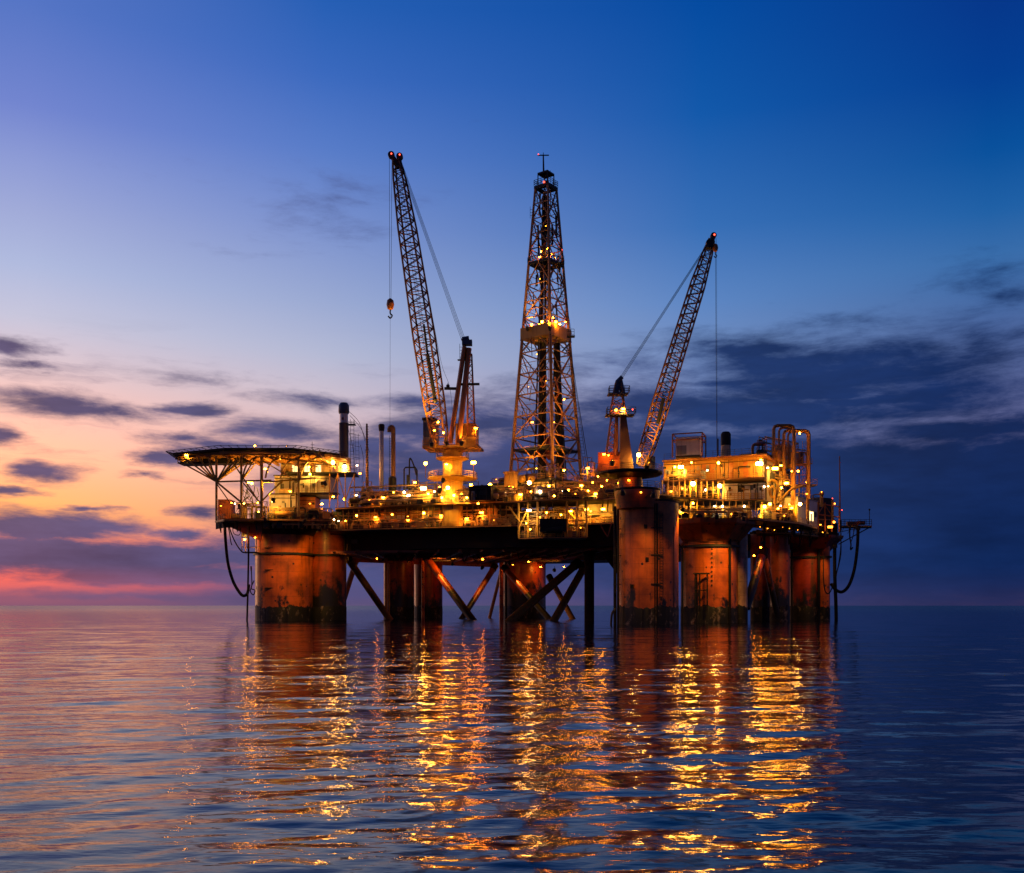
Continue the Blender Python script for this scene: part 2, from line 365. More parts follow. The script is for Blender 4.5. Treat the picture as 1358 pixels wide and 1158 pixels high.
# ------------------------------------------------------------------ sea
def sea():
    """one sheet from the eye to the horizon: real waves near by, flattening as they shrink below what can be seen"""
    import numpy as np
    rs = np.random.RandomState(4)
    th = [-math.pi + k * .09 for k in range(int((math.pi - .72) / .09) + 1)]
    dense = list(np.arange(-.66, .6601, .0042))
    th = [t for t in th if t < -.68] + dense + [-t for t in reversed(th) if t < -.68]
    th = np.array(th); th = th[:-1] if abs(th[-1] - math.pi) < 1e-6 else th
    r = [7.0]
    while r[-1] < 700: r.append(r[-1] * 1.0030)
    while r[-1] < 20000: r.append(r[-1] * 1.06)
    r = np.array(r)
    RR, TT = np.meshgrid(r, th, indexing='ij')
    x = RR * np.sin(TT); y = RR * np.cos(TT); z = np.zeros_like(x)
    fade = np.clip((.80 - np.abs(TT)) / .12, 0, 1)
    for k in range(84):
        lam = .55 * (26 / .55) ** (k / 83.0) * rs.uniform(.93, 1.07)
        a = math.radians(-84 + rs.normal(0, 27))
        slope = SLOPE * (.25 if lam > 9 else .62 if lam > 4.5 else 1.05 if lam > 2 else 1.1)
        kk = 2 * math.pi / lam
        w = np.clip((lam / (RR * .0042 * 4.0) - .7) / .6, 0, 1) * fade
        ph = kk * (x * math.cos(a) + y * math.sin(a)) + rs.uniform(0, 6.28)
        z += w * slope / kk * (np.sin(ph) + .12 * np.cos(2 * ph))
    nr, nt_ = x.shape
    co = np.stack([x, y, z], -1).reshape(-1, 3)
    co = np.vstack([co, [[0, 0, -.1]]])
    I = np.arange(nr - 1)[:, None] * nt_; J = np.arange(nt_)[None, :]; J2 = (J + 1) % nt_
    q = np.stack([I + J, I + nt_ + J, I + nt_ + J2, I + J2], -1).reshape(-1, 4)[:, ::-1]
    c = nr * nt_
    tri = np.stack([np.full(nt_, c), np.arange(nt_), (np.arange(nt_) + 1) % nt_], -1)[:, ::-1]
    me = bpy.data.meshes.new('sea')
    nq, ntri = len(q), len(tri)
    me.vertices.add(len(co)); me.vertices.foreach_set('co', co.astype(np.float32).ravel())
    me.loops.add(nq * 4 + ntri * 3); me.loops.foreach_set('vertex_index', np.concatenate([q.ravel(), tri.ravel()]).astype(np.int32))
    me.polygons.add(nq + ntri)
    me.polygons.foreach_set('loop_start', np.concatenate([np.arange(nq) * 4, nq * 4 + np.arange(ntri) * 3]).astype(np.int32))
    me.update(calc_edges=True); me.shade_smooth()
    o = bpy.data.objects.new('sea', me); C.objects.link(o); o['kind'] = 'structure'
    m, nt, b = nodes('sea_water'); L = nt.links.new; me.materials.append(m)
    b.inputs['Base Color'].default_value = (.004, .009, .020, 1); b.inputs['Roughness'].default_value = .085; b.inputs['IOR'].default_value = 1.40
    tc = N(nt, 'ShaderNodeTexCoord')
    tot = None
    for sc, amp, det, st, dist in ((.07, .32, 2, (.4, 1, 1), .3), (.42, .07, 2, (.4, 1, 1), .4), (1.6, .036, 2, (.38, 1, 1), .4), (4.5, .0115, 2, (.4, 1, 1), .3), (11, .0020, 1, (.5, 1, 1), 0)):
        mp = N(nt, 'ShaderNodeMapping'); mp.inputs['Scale'].default_value = st; mp.inputs['Rotation'].default_value = (0, 0, R(5)); L(tc.outputs['Object'], mp.inputs[0])
        n = N(nt, 'ShaderNodeTexNoise'); n.inputs['Scale'].default_value = sc; n.inputs['Detail'].default_value = det; n.inputs['Roughness'].default_value = .45; n.inputs['Distortion'].default_value = dist
        L(mp.outputs[0], n.inputs[0])
        a = N(nt, 'ShaderNodeMath', operation='MULTIPLY_ADD'); a.inputs[1].default_value = amp; a.inputs[2].default_value = 0; L(n.outputs[0], a.inputs[0])
        if tot is not None: L(tot, a.inputs[2])
        tot = a.outputs[0]
    ln = N(nt, 'ShaderNodeVectorMath', operation='LENGTH'); L(tc.outputs['Object'], ln.inputs[0])
    rf = N(nt, 'ShaderNodeMapRange'); rf.inputs[1].default_value = 120; rf.inputs[2].default_value = 1500; rf.inputs[3].default_value = .065; rf.inputs[4].default_value = .25; L(ln.outputs['Value'], rf.inputs[0]); L(rf.outputs[0], b.inputs['Roughness'])
    bp = N(nt, 'ShaderNodeBump'); bp.inputs['Strength'].default_value = 1.0; bp.inputs['Distance'].default_value = WAVE
    fs = N(nt, 'ShaderNodeMapRange'); fs.inputs[1].default_value = 200; fs.inputs[2].default_value = 2500; fs.inputs[3].default_value = 1; fs.inputs[4].default_value = .55; L(ln.outputs['Value'], fs.inputs[0]); L(fs.outputs[0], bp.inputs['Strength'])
    L(tot, bp.inputs['Height']); L(bp.outputs[0], b.inputs['Normal'])
WAVE = .7
SLOPE = .0082
sea()

# ------------------------------------------------------------------ legs
def leg(label, shafts, ring=None, flare=None, extras=None, base=None):
    """shafts: (px, Z, radius, top z, material, band?)"""
    px, Z, r, zt, mt, bd = shafts[0]
    T = Thing('hull_column', label, 'platform column', G(px, Z), 'columns carrying the platform'); T.e['kind'] = 'thing'
    for px, Z, r, zt, mt, bd in shafts:
        c = G(px, Z)
        T.part('shaft', MB().lathe(c, [(r, -4), (r, zt)], 56), M[mt])
        if bd:
            nb = 112; mb = MB().lathe(c, [(r + .05, -4), (r + .05, 3.9), (r - .02, 4.0)], nb)
            ph = [random.uniform(0, 6.28) for _ in range(5)]
            for k in range(nb):          # ragged upper edge where growth and spray give out
                w = 2 * math.pi * k / nb
                dz = sum(a * math.sin(f * r * w + p) for a, f, p in zip((.22, .16, .12, .10, .07), (.5, 1.1, 2.1, 3.4, 5.3), ph)) + random.uniform(-.12, .12)
                mb.v[nb + k].z += dz; mb.v[2*nb + k].z += dz
            T.part('splash_band', mb, M['boot'])
        if ring:
            m = MB().lathe(c, [(r - .1, ring), (r + .55, ring), (r + .55, ring + .5), (r - .1, ring + .5)], 40)
            T.part('ring_walkway', m, M['dark'])
    return T

# near leg under the right crane
s1 = 221 / F
T = leg('near leg, the broadest and closest drum with a pale vertical sheen, under the right crane', [(859, 225, 7.0, 27.6, 'leg_orange', True)])
T.part('collar', MB().lathe(G(845, 221), [(4.6, 26.0), (5.0, 28.8), (5.1, 29.3), (5.1, 30.0)], 40), M['leg_stained'])
T.part('top_plate', MB().lathe(G(859, 225), [(7.2, 27.61), (7.2, 28.0)], 56), M['hullpaint'])
m = MB()
for px, Zk, r, zt in ((815.6, 224.5, .38, 27), (819.5, 221.5, .26, 27), (868.5, 217.9, .14, 27), (871.5, 218, .2, 27), (893, 220.4, .16, 22)):
    m.tube(G(px, Zk, -4), G(px, Zk, zt), r, 8)
T.part('riser_pipe', m, M['black'])
for z in (9, 15.5, 21.5):
    T.part('pipe_clamp', MB().box(G(871, 217.9, z), 2.6, .3, .18), M['dark']); T.part('pipe_clamp', MB().box(G(818.5, 221.8, z), 1.8, .3, .18), M['dark'])
T.part('ladder', MB().ladder(G(877, 217.9, 5), G(877, 217.9, 25), (1, 0, 0), .7, .6, .07), M['dark'])
for k, (px, z) in enumerate(((856, 21.5), (858, 14.2), (888, 15.6), (884, 9.3), (838, 8.2), (893, 12.5))):
    zc = 225 - math.sqrt(max(0.2, 49 - ((px - 859) * .172) ** 2))
    T.part('fitting', MB().box(G(px, zc, z), .7, .5, .8), M['black'])
# fender and curved boat guard at the waterline
T.part('boat_guard', MB().path(smoothpts([G(817, 220, 3.6), G(812, 219.5, 2.6), G(810.5, 219.5, .5), G(810.5, 219.5, -1.5)]), .25, 6), M['dark'])
# brackets under the walkway joining it
m = MB()
for a, b_ in (((872, 700), (892, 668)), ((872, 698), (872, 660)), ((880, 700), (880, 662))):
    m.tube(P(*a, 222), P(*b_, 222), .3, 6)
T.part('bracket', m, M['dark'])

# broad leg
T = leg('broad orange leg with flared head and a pale strip down its right edge',
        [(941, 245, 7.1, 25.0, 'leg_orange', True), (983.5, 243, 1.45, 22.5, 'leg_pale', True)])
c = G(941, 245)
m = MB().lathe(c, [(7.2, 19.4), (11.3, 24.2), (11.5, 25.3)], 8, R(22.5)); T.part('flared_head', m, M['leg_orange'], smooth=False)
m = MB().lathe(c, [(7.0, 18.6), (7.7, 18.6), (7.7, 19.1), (7.0, 19.1)], 48)
m.rail([c + Vector((7.6*math.cos(w), 7.6*math.sin(w), 19.1)) for w in [R(200 + 14*i) for i in range(11)]], 1.1, 1.6, .05)
T.part('ring_walkway', m, M['dark'])
m = MB()
for px, r, zt in ((968, .32, 24), (905, .25, 19), (924, .16, 12), (939, .16, 12)):
    m.tube(G(px, 238.5, -4), G(px, 238.5, zt), r, 7)
T.part('riser_pipe', m, M['black'])
m = MB()
for px in (922, 928, 938): m.tube(G(px, 237.6, 3), G(px, 237.6, 12), .18, 6)
m.tube(G(919, 237.4, 12), G(941, 237.4, 12), .2, 6); m.tube(G(921, 237.5, 8), G(939, 237.5, 8), .14, 6); T.part('fender_lattice', m, M['black'])
for k in range(9): T.part('step', MB().box(G(944, 237.9, 9 + k*1.1), .35, .2, .45), M['dark'])

# inner leg on the right
T = leg('slim leg in shadow between the broad leg and the red leg, right side pale',
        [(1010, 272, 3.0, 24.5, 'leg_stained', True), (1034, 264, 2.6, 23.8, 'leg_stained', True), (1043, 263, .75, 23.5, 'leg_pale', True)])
T.part('riser_pipe', MB().tube(G(1012, 258, 14), G(1014.5, 258, 26), .35, 8).tube(G(1014.5, 258, 26), G(1000, 258, 27.5), .35, 8), M['dark'])

# right corner leg
T = leg('dark red corner leg at the right end beside the hanging hoses', [(1070, 285, 5.1, 24.0, 'leg_red', True), (1093, 281, 1.6, 23.6, 'leg_orange', True)], ring=17.9)
c = G(1072, 285)
T.part('flared_head', MB().lathe(c, [(5.4, 19.2), (9.6, 23.6), (9.8, 24.3)], 8, R(22.5)), M['leg_red'], smooth=False)
m = MB()
for px, r, zt in ((1086, .4, 22), (1050, .3, 22)): m.tube(G(px, 279.4, -4), G(px, 279.4, zt), r, 7)
T.part('riser_pipe', m, M['black'])

# left corner leg
T = leg('left corner leg below the helideck, orange with a black stained right half',
        [(377, 277, 8.0, 27.0, 'leg_orange', True), (433, 284, 5.7, 26.4, 'leg_stained', True)], ring=18.4)
m = MB()
for px, r, zt in ((342, .45, 25), (346, .3, 24), (350, .5, 26), (355, .35, 26), (359, .2, 22)):
    m.tube(G(px, 271.5 + (360-px)*.12, -4), G(px, 271.5 + (360-px)*.12, zt), r, 7)
T.part('riser_pipe', m, M['black'])
m = MB().ladder(G(357, 269.6, 3), G(357, 269.6, 24), (1, 0, 0), .8, .7, .08)
for z in (9, 14, 20): m.box(G(357, 269.4, z), 2.4, .6, .2)
T.part('ladder', m, M['dark'])
m = MB()
fp = [Vector((X(292, 272), 272)), Vector((X(350, 270), 270))]
for Zk in (268, 276):
    a, b_, d_ = P(292, 693, Zk), P(348, 692, Zk), P(346, 718, Zk)
    m = MB(); n_ = Vector((0, .35, 0)); m.add([a, b_, d_, a + n_, b_ + n_, d_ + n_], [(0, 2, 1), (3, 4, 5), (0, 1, 4, 3), (1, 2, 5, 4), (2, 0, 3, 5)])
    T.part('gusset', m, M['leg_stained'], smooth=False)
m = MB().lathe(G(378, 277), [(8.05, 23.9), (9.4, 26.6), (9.6, 27.2)], 40); T.part('collar', m, M['hullpaint'])

# back legs
T = leg('dark leg at the back of the left side, a lamp lighting its middle edge',
        [(529, 318, 4.9, 20, 'leg_stained', True), (568, 326, 4.7, 20, 'leg_red', True), (561, 318, .55, 19.5, 'leg_orange', False)])
T.part('riser_pipe', MB().tube(G(512, 313, -4), G(512, 313, 19), .5, 8).tube(G(516, 313, -4), G(516, 313, 19), .3, 8), M['tan'])
T.lamp(P(562.8, 744, 314), .32, 'sodium')
T = leg('far corner leg standing in the middle behind the crossed braces',
        [(694, 350, 8.0, 20, 'leg_stained', True), (665, 338, .75, 19.5, 'leg_orange', False), (671, 340, .45, 19.5, 'dark', False)])
T.lamp(P(673.5, 756, 335), .32, 'sodium')
T.lamp(P(717, 752, 339), .3, 'sodium')
Tp = Thing('support_post', 'plain dark slender post left of the near leg', 'post', G(781.5, 268))
Tp.part('shaft', MB().lathe(G(781.5, 268), [(1.35, -4), (1.35, 19.4)], 24), M['hullpaint'])
Tp.part('collar', MB().lathe(G(781.5, 268), [(1.4, 17.6), (2.2, 18.9), (2.2, 19.4)], 24), M['hullpaint'])

# diagonal braces
BR = [((458, 736, 288), (517, 822, 308), 1.05, 'thick brace sloping from the left corner leg down to the dark back leg'),
      ((474, 738, 310), (452, 808, 300), .85, 'short brace leaning behind the left corner leg'),
      ((563, 736, 308), (627, 823, 290), 1.15, 'brace lit at its top, sloping from the lamp by the back leg'),
      ((657, 750, 332), (611, 823, 318), 1.0, 'brace leaning left with an orange patch, right side of the open V'),
      ((666, 752, 345), (649, 820, 338), .6, 'thin steep brace just left of the far corner leg'),
      ((668, 752, 325), (730, 823, 308), 1.0, 'brace with a long lit stripe crossing the far corner leg'),
      ((767, 746, 292), (676, 824, 275), 1.2, 'long dark brace slanting in front of the far corner leg'),
      ((776, 750, 290), (734, 824, 272), 1.1, 'dark brace just left of the slender post'),
      ((728, 764, 322), (760, 822, 312), .9, 'brown brace behind the two crossing dark ones, leaning right'),
      ((1013, 728, 256), (992, 798, 250), 1.1, 'glowing orange brace between the broad leg and the slim leg'),
      ((1012, 730, 258), (1030, 812, 262), .8, 'dim orange brace leaning right across the slim leg')]
for a, b_, r, lab in BR:
    a = P(*a); b_ = P(*b_); b2 = a + (b_ - a) * 1.12
    T = Thing('diagonal_brace', lab, 'brace', b_, 'diagonal braces between the legs')
    T.part('tube', MB().tube(a, b2, r, 20), M['leg_stained' if 'orange' in lab or 'lit' in lab else 'tan'])
    d = (b_ - a).normalized()
    T.part('sleeve', MB().tube(a - d*.1, a + d*2.2, r * 1.18, 20), M['hullpaint'])

# ------------------------------------------------------------------ hull
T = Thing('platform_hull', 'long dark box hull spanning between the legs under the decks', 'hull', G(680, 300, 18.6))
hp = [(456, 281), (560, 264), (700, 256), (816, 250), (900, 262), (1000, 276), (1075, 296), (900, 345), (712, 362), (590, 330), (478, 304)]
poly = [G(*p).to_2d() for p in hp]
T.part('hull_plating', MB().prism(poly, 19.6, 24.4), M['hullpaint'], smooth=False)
m = MB()
for a, b_ in (((455, 290), (640, 282)), ((640, 282), (870, 268))):
    a = G(*a); b_ = G(*b_); m.prism([a.to_2d(), b_.to_2d(), (b_.x, b_.y + .4), (a.x, a.y + .4)], 24.42, 31.3)
T.part('bulkhead', m, M['black'], smooth=False)
for a_, b_, e_ in (((570, 742, 298), (590, 775, 299), 9000), ((655, 742, 318), (636, 785, 324), 7000), ((677, 750, 318), (705, 793, 316), 10000), ((1012, 722, 250), (1003, 760, 253), 5000), ((566, 742, 312), (562, 790, 317), 2500), ((722, 748, 338), (728, 790, 345), 5000), ((640, 752, 290), (650, 732, 296), 2500), ((735, 756, 300), (725, 738, 312), 2500), ((600, 748, 300), (610, 735, 318), 4500)):
    spot(T, P(*a_), P(*b_), e_, 55, (1, .40, .05))  # added spots: extra light on the braces and hull underside
m = MB()
for k in range(14):
    t = k / 13; a = G(440 + 370*t, 270 - 18*t, 18.9); b_ = G(478 + 225*t, 300 + 58*t, 18.9)
    m.tube(a, b_, .42, 4)
for k in range(7):
    t = (k + .3) / 7; a = G(440 + 35*t, 272 + 30*t, 19.1); b_ = G(812 + 60*t, 254 + 70*t, 19.1); m.tube(a, b_, .5, 4)
T.part('bottom_girder', m, M['rustred'])
m = MB()
a = G(446, 298, 17.6); b_ = G(660, 345, 17.6)
m.prism([a.to_2d(), b_.to_2d(), (b_ + Vector((0, 1, 0))).to_2d(), (a + Vector((0, 1, 0))).to_2d()], 17.7, 19.5)
T.part('edge_girder', m, M['rustred'])
m = MB()
for k in range(40):
    t = k / 39; c = Vector(G(458, 280)).lerp(G(816, 250), t); m.box((c.x, c.y - .15, 19.7), .18, .5, 4.6, R(-12))
T.part('stiffener', m, M['hullpaint'])
m = MB(); a = G(760, 262); b_ = G(818, 250)
for q in ((798, 744), (815, 762)): pass
m.add([P(790, 724, 262), P(822, 724, 262), P(822, 766, 262), P(790, 724, 266), P(822, 724, 266), P(822, 766, 266)], [(0, 2, 1), (3, 4, 5), (0, 1, 4, 3), (1, 2, 5, 4), (2, 0, 3, 5)])
T.part('knee_plate', m, M['hullpaint'], smooth=False)
for p, r, mt in (((583.5, 738.5, 300), .42, 'sodium'), ((701, 745, 330), .25, 'sodium'), ((640, 742, 300), .24, 'sodium'), ((615, 741, 318), .24, 'sodium'), ((748, 752, 300), .22, 'sodium'), ((500, 741, 300), .22, 'sodium'), ((680, 749, 285), .2, 'dim'), ((1000, 737, 262), .28, 'sodium'), ((1009, 726, 250.5), .28, 'sodium')):
    T.lamp(P(*p), r, mt, (0, .5, .6))  # some of these lamps are added so the underside girders catch light
m = MB(); rnd = random.Random(12)
for k in range(46):
    t = rnd.random(); a = Vector(G(460, 279, 0)).lerp(G(814, 249.5, 0), t); z = rnd.uniform(18.2, 24); l = rnd.uniform(1, 4)
    if k % 3: m.tube((a.x, a.y, z), (a.x + l, a.y - l * .22, z), rnd.choice((.12, .18, .3)), 6)
    else: m.tube((a.x, a.y, z), (a.x, a.y, max(16.6, z - l)), rnd.choice((.12, .2)), 6)
for k in range(14):
    t = rnd.random(); a = Vector(G(470, 283, 18.6)).lerp(G(800, 256, 18.6), t); T.part('hose', MB().path(smoothpts([a, a + Vector((.6, 0, -rnd.uniform(.8, 2.4))), a + Vector((rnd.uniform(1.5, 4), 1, 0))], 5), .12, 5), M['rubber'])
T.part('pipework', m, M['brown'])
for k in range(12):
    t = rnd.random(); a = Vector(G(460, 279, 0)).lerp(G(814, 249.5, 0), t); T.part('junction_box', MB().box((a.x, a.y, rnd.uniform(19.8, 23)), rnd.uniform(.8, 2), .8, rnd.uniform(.8, 1.6), R(-14)), M['brown'])
m = MB()
rnd = random.Random(3)
for k in range(9):
    t = rnd.random(); a = G(560 + 220*t, 290 + 20*rnd.random(), 17.9 + rnd.random()); m.tube(a, a + Vector((rnd.uniform(3, 9), rnd.uniform(-2, 2), 0)), .16, 6)
T.part('pipework', m, M['pipe'])

# ------------------------------------------------------------------ decks / galleries
def deck(name, label, pts, z, th=.45, rails=True, mat='dark', braces=0, railmat='yellow', cat='walkway', zrail=1.25, back=14):
    """walkway: front edge through (px, Z) points, running back"""
    fr = [G(*p, z) for p in pts]
    T = Thing(name, label, cat, fr[len(fr)//2])
    poly = [p.to_2d() for p in fr] + [Vector((p.x * (1 + back / p.y), p.y + back)) for p in reversed(fr)]
    T.part('deck_plate', MB().prism(poly, z - th, z), M[mat], smooth=False)
    e = MB()
    for a, b_ in zip(fr, fr[1:]): e.tube(a + Vector((0, -.05, -th*.5)), b_ + Vector((0, -.05, -th*.5)), th*.42, 4)
    T.part('edge_beam', e, M['tan'])
    if rails: T.part('railing', MB().rail([p + Vector((0, .12, 0)) for p in fr], zrail), M[railmat])
    if braces:
        b = MB()
        for i in range(braces):
            k = (i + .5) / braces * (len(fr) - 1); j = int(k); p = fr[j].lerp(fr[min(j+1, len(fr)-1)], k - j) + Vector((0, .4, -th))
            b.tube(p, p + Vector((0, 2.4, -2.4)), .14, 5); b.tube(p + Vector((0, 2.4, 0)), p + Vector((0, 2.4, -2.6)), .14, 5)
        T.part('bracket', b, M['dark'])
    return T, fr

# lower gallery along the front
T, fr = deck('lower_gallery', 'long low gallery with amber lit bays above the dark hull', [(438, 266), (560, 257), (690, 250), (815, 246)], 24.9, .5, True, 'black', 0, 'tan', 'gallery', back=45)
fpw = foot(440, 272, 690, 258, 3)
bays = [(0, .09, 'dark', 0), (.09, .2, 'dark', .6), (.2, .29, 'orange', -2.2), (.29, .36, 'grey', .6), (.36, .40, 'white', .2), (.40, .51, 'orange', -2.2), (.51, .6, 'grey', .6), (.6, .68, 'grey', .2), (.68, .78, 'black', -1.5), (.78, .88, 'orange', -2.4), (.88, 1, 'black', -1)]
for t0, t1, mt, out in bays:
    T.part('wall_panel', plate(MB(), fpw, t0, t1, 24.9, 30.4, out, .3), M[mt], smooth=False)
m = MB()
for t in (.045, .13, .3, .36, .565, .64):
    plate(m, fpw, t - .012, t + .012, 25, 27.2, .72, .1)
T.part('door', m, M['dark'], smooth=False)
m = MB()
for k in range(36):
    t = k / 35; m.tube(on(fpw, t, 24.9, 2.6), on(fpw, t, 30.6, 2.6), .12 if k % 3 else .2, 4)
m.tube(on(fpw, 0, 28.8, 2.4), on(fpw, .6, 28.8, 2.4), .16, 6); m.tube(on(fpw, .1, 29.4, 2.2), on(fpw, 1, 29.4, 2.2), .22, 6)
T.part('stanchion', m, M['tan'])
clutter(T, foot(445, 268, 505, 264, 3), 24.9, 9, 3.2, 21, ('pipe', 'cream', 'dark'))
clutter(T, foot(445, 266, 690, 252, 1.5), 24.95, 40, 2.6, 23, ('dark', 'brown', 'black', 'tan'), 1.2)
clutter(T, foot(560, 262, 690, 256, 3), 24.9, 12, 3.6, 22, ('dark', 'dark', 'pipe', 'grey'))
for p, r, mt in (((473, 684, 263), .36, 'amber'), ((520, 682.5, 261), .36, 'sodium'), ((562, 680.5, 259), .42, 'amber'), ((585, 684, 257.5), .34, 'sodium'), ((619, 688, 255), .34, 'sodium'), ((541, 690, 260), .3, 'sodium'), ((498, 686, 262), .3, 'sodium'), ((638.5, 680, 254), .42, 'sodium'), ((606, 681, 256), .25, 'dim'), ((443, 689, 264), .22, 'warm'), ((449, 691, 264), .2, 'warm'), ((458, 691, 264), .2, 'amber'), ((437, 690, 264.5), .2, 'amber'), ((541, 685, 260), .16, 'dim'), ((655, 690, 252), .16, 'dim')):
    T.lamp(P(*p), r, mt)

# upper deck
T, fr = deck('upper_deck', 'upper pipe deck strewn with plant between helideck and derrick', [(445, 268), (560, 256), (640, 252), (668, 250)], 31.0, .6, True, 'black', 9, 'tan', 'deck', back=50)
clutter(T, foot(462, 268, 520, 262, 7), 31.0, 12, 4.5, 31)
clutter(T, foot(520, 264, 575, 259, 7), 31.0, 12, 5.0, 32)
clutter(T, foot(612, 257, 665, 254, 8), 31.0, 9, 4.0, 33)
clutter(T, foot(470, 285, 670, 275, 6), 31.0, 22, 7.5, 34, ('dark', 'bluegrey', 'grey'))
clutter(T, foot(455, 262.5, 600, 252.5, 2), 31.0, 16, 2.2, 35, ('dark', 'pipe', 'dark'))
for p, r, mt in (((568, 655, 254), .4, 'amber'), ((586, 660, 253), .38, 'amber'), ((602, 657, 252), .42, 'amber'), ((619, 660, 251), .34, 'amber'), ((634, 668, 250), .34, 'sodium'), ((645, 655, 249.5), .34, 'amber'), ((508, 660, 260), .34, 'amber'), ((490, 664, 262), .34, 'sodium'), ((550, 640, 262), .3, 'amber'), ((561.5, 648, 254), .6, 'flood'), ((536, 653, 258), .4, 'warm'), ((542, 658, 259), .6, 'warm'), ((594, 647, 252), .5, 'flood'), ((576, 652, 257), .25, 'warm'), ((624.5, 643.5, 252), .45, 'amber'), ((650, 643, 251), .45, 'amber'), ((590, 650, 253), .25, 'sodium'), ((522, 653, 259), .22, 'amber'), ((554, 662, 256), .14, 'warm'), ((547, 600+57, 259), .2, 'warm'), ((658, 636, 262), .12, 'dim'), ((503, 668, 262), .16, 'dim'), ((583, 646, 256), .2, 'sodium')):
    T.lamp(P(*p), r, mt)  # several of these lamps are added to brighten the middle of the deck
clutter(T, foot(470, 275, 668, 266, 5), 31.0, 30, 6.0, 36, ('dark', 'tan', 'cream', 'grey'), 1.5)
clutter(T, foot(600, 251, 668, 249.5, 2), 31.0, 12, 3.0, 37, ('dark', 'pipe', 'black'))
clutter(T, foot(480, 300, 660, 290, 5), 31.0, 18, 9.5, 38, ('dark', 'dark', 'tan'), 1.4)
clutter(T, foot(462, 264, 668, 251.5, 2), 31.05, 34, 3.4, 39, ('dark', 'brown', 'black', 'tan'), 1.4)
clutter(T, foot(462, 270, 600, 262, 4), 31.05, 20, 6.5, 40, ('dark', 'brown', 'grey'), 1.5)
# cabinets on it
for (x0, Z0, x1, Z1, d, y0, y1, mt, nm, lab, cat) in (
    (622, 250, 651, 248, 4, 668, 646, 'black', 'control_cabin', 'black square cabin between the left crane and the derrick', 'cabin'),
    (505, 268, 533, 266, 5, 668, 656, 'cream', 'equipment_cabin', 'cream cabin lit from within behind the exhaust stacks', 'cabin'),
    (652, 255, 676, 253, 4, 668, 648, 'cream', 'stores_cabin', 'cream lit cabin against the yellow pillar of the drill floor', 'cabin')):
    fp = foot(x0, Z0, x1, Z1, d); z0, z1 = 31.0, zz(y1, Z0)
    T = Thing(nm, lab, cat, on(fp, .5, z0))
    T.part('wall', MB().prism(fp, z0, z1), M[mt], smooth=False)
    T.part('roof', MB().prism(grow(fp, .3), z1 + .003, z1 + .3), M['dark'], smooth=False)
    dress(T, fp, z0, z1, x0, 4)
    T.part('door', plate(MB(), fp, .12, .3, z0 + .1, z0 + 2.4), M['grey'], smooth=False)
    f = T.part('window', plate(MB(), fp, .5, .85, z0 + 1.4, z0 + 2.6), M['dark'], smooth=False)
    if mt != 'black': T.part('pane', plate(MB(), fp, .53, .82, z0 + 1.5, z0 + 2.5, .09, .12), M['window'], f, smooth=False)

# ------------------------------------------------------------------ left: helideck
Zh = 264
T = Thing('helideck', 'dark octagonal helideck cantilevered out on a yellow truss at the left', 'helideck', G(345, Zh, 45))
hz = 45.0
cx, cy = X(343, Zh), Zh
HX, HYY = 21.5, 13.5
octo = [G(*q).to_2d() for q in ((450, 263), (453, 272), (300, 273), (238, 272), (229, 262), (298, 253.5), (388, 253.5))]; NO = len(octo)
T.part('deck_plate', MB().prism(octo, hz - .5, hz), M['black'], smooth=False)
m = MB()
for k in range(11):
    y = 254.6 + k * 1.7; x0 = X(298, 253.5) - (y - 253.5) * 1.5; m.tube((max(x0, X(238, 268)), y, hz - 1.0), (X(392, 253) + min(11, (y - 253) * 1.2), y, hz - 1.0), .42, 4)
for k in range(9):
    x = X(250, 270) + k * 4.9; m.tube((x, 254.5 if k > 2 else 264 - k * 3.5, hz - 1.9), (x, 271.5, hz - 1.9), .4, 4)
T.part('underside_girder', m, M['derrick'])
m = MB(); o3 = [Vector((p.x, p.y, hz)) for p in octo]; ctr = Vector((cx, cy, hz))
for k in range(NO):
    a, b_ = o3[k], o3[(k+1) % NO]
    oa = a + (a - ctr).normalized() * 1.8 + Vector((0, 0, .45)); ob = b_ + (b_ - ctr).normalized() * 1.8 + Vector((0, 0, .45))
    m.tube(a, b_, .12, 4); m.tube(oa, ob, .09, 4); m.tube(a.lerp(oa, .5), b_.lerp(ob, .5), .05, 4)
    nn = 9
    for i in range(nn + 1): m.tube(a.lerp(b_, i/nn), oa.lerp(ob, i/nn), .07, 4)
T.part('safety_net', m, M['dark'])
# left service platform under the tip
m = MB().prism(foot(236, 262, 268, 262, 5), 42.2, 42.6); m.box(P(248, 611, 264.5), 2.2, 1.0, 1.6); m.prism(foot(262, 263, 330, 262, 4), 42.4, hz - .55); T.part('service_platform', m, M['black'], smooth=False)
T.part('railing', MB().rail([G(236, 262, 42.6), G(256, 262, 42.6), G(268, 262, 42.6)], 1.4, 1.3, .08), M['yellow'])
m = MB()
for px in (236, 252, 266): m.tube(G(px, 264, 42.5), G(px, 264, hz - .5), .14, 5)
T.part('hanger', m, M['dark'])
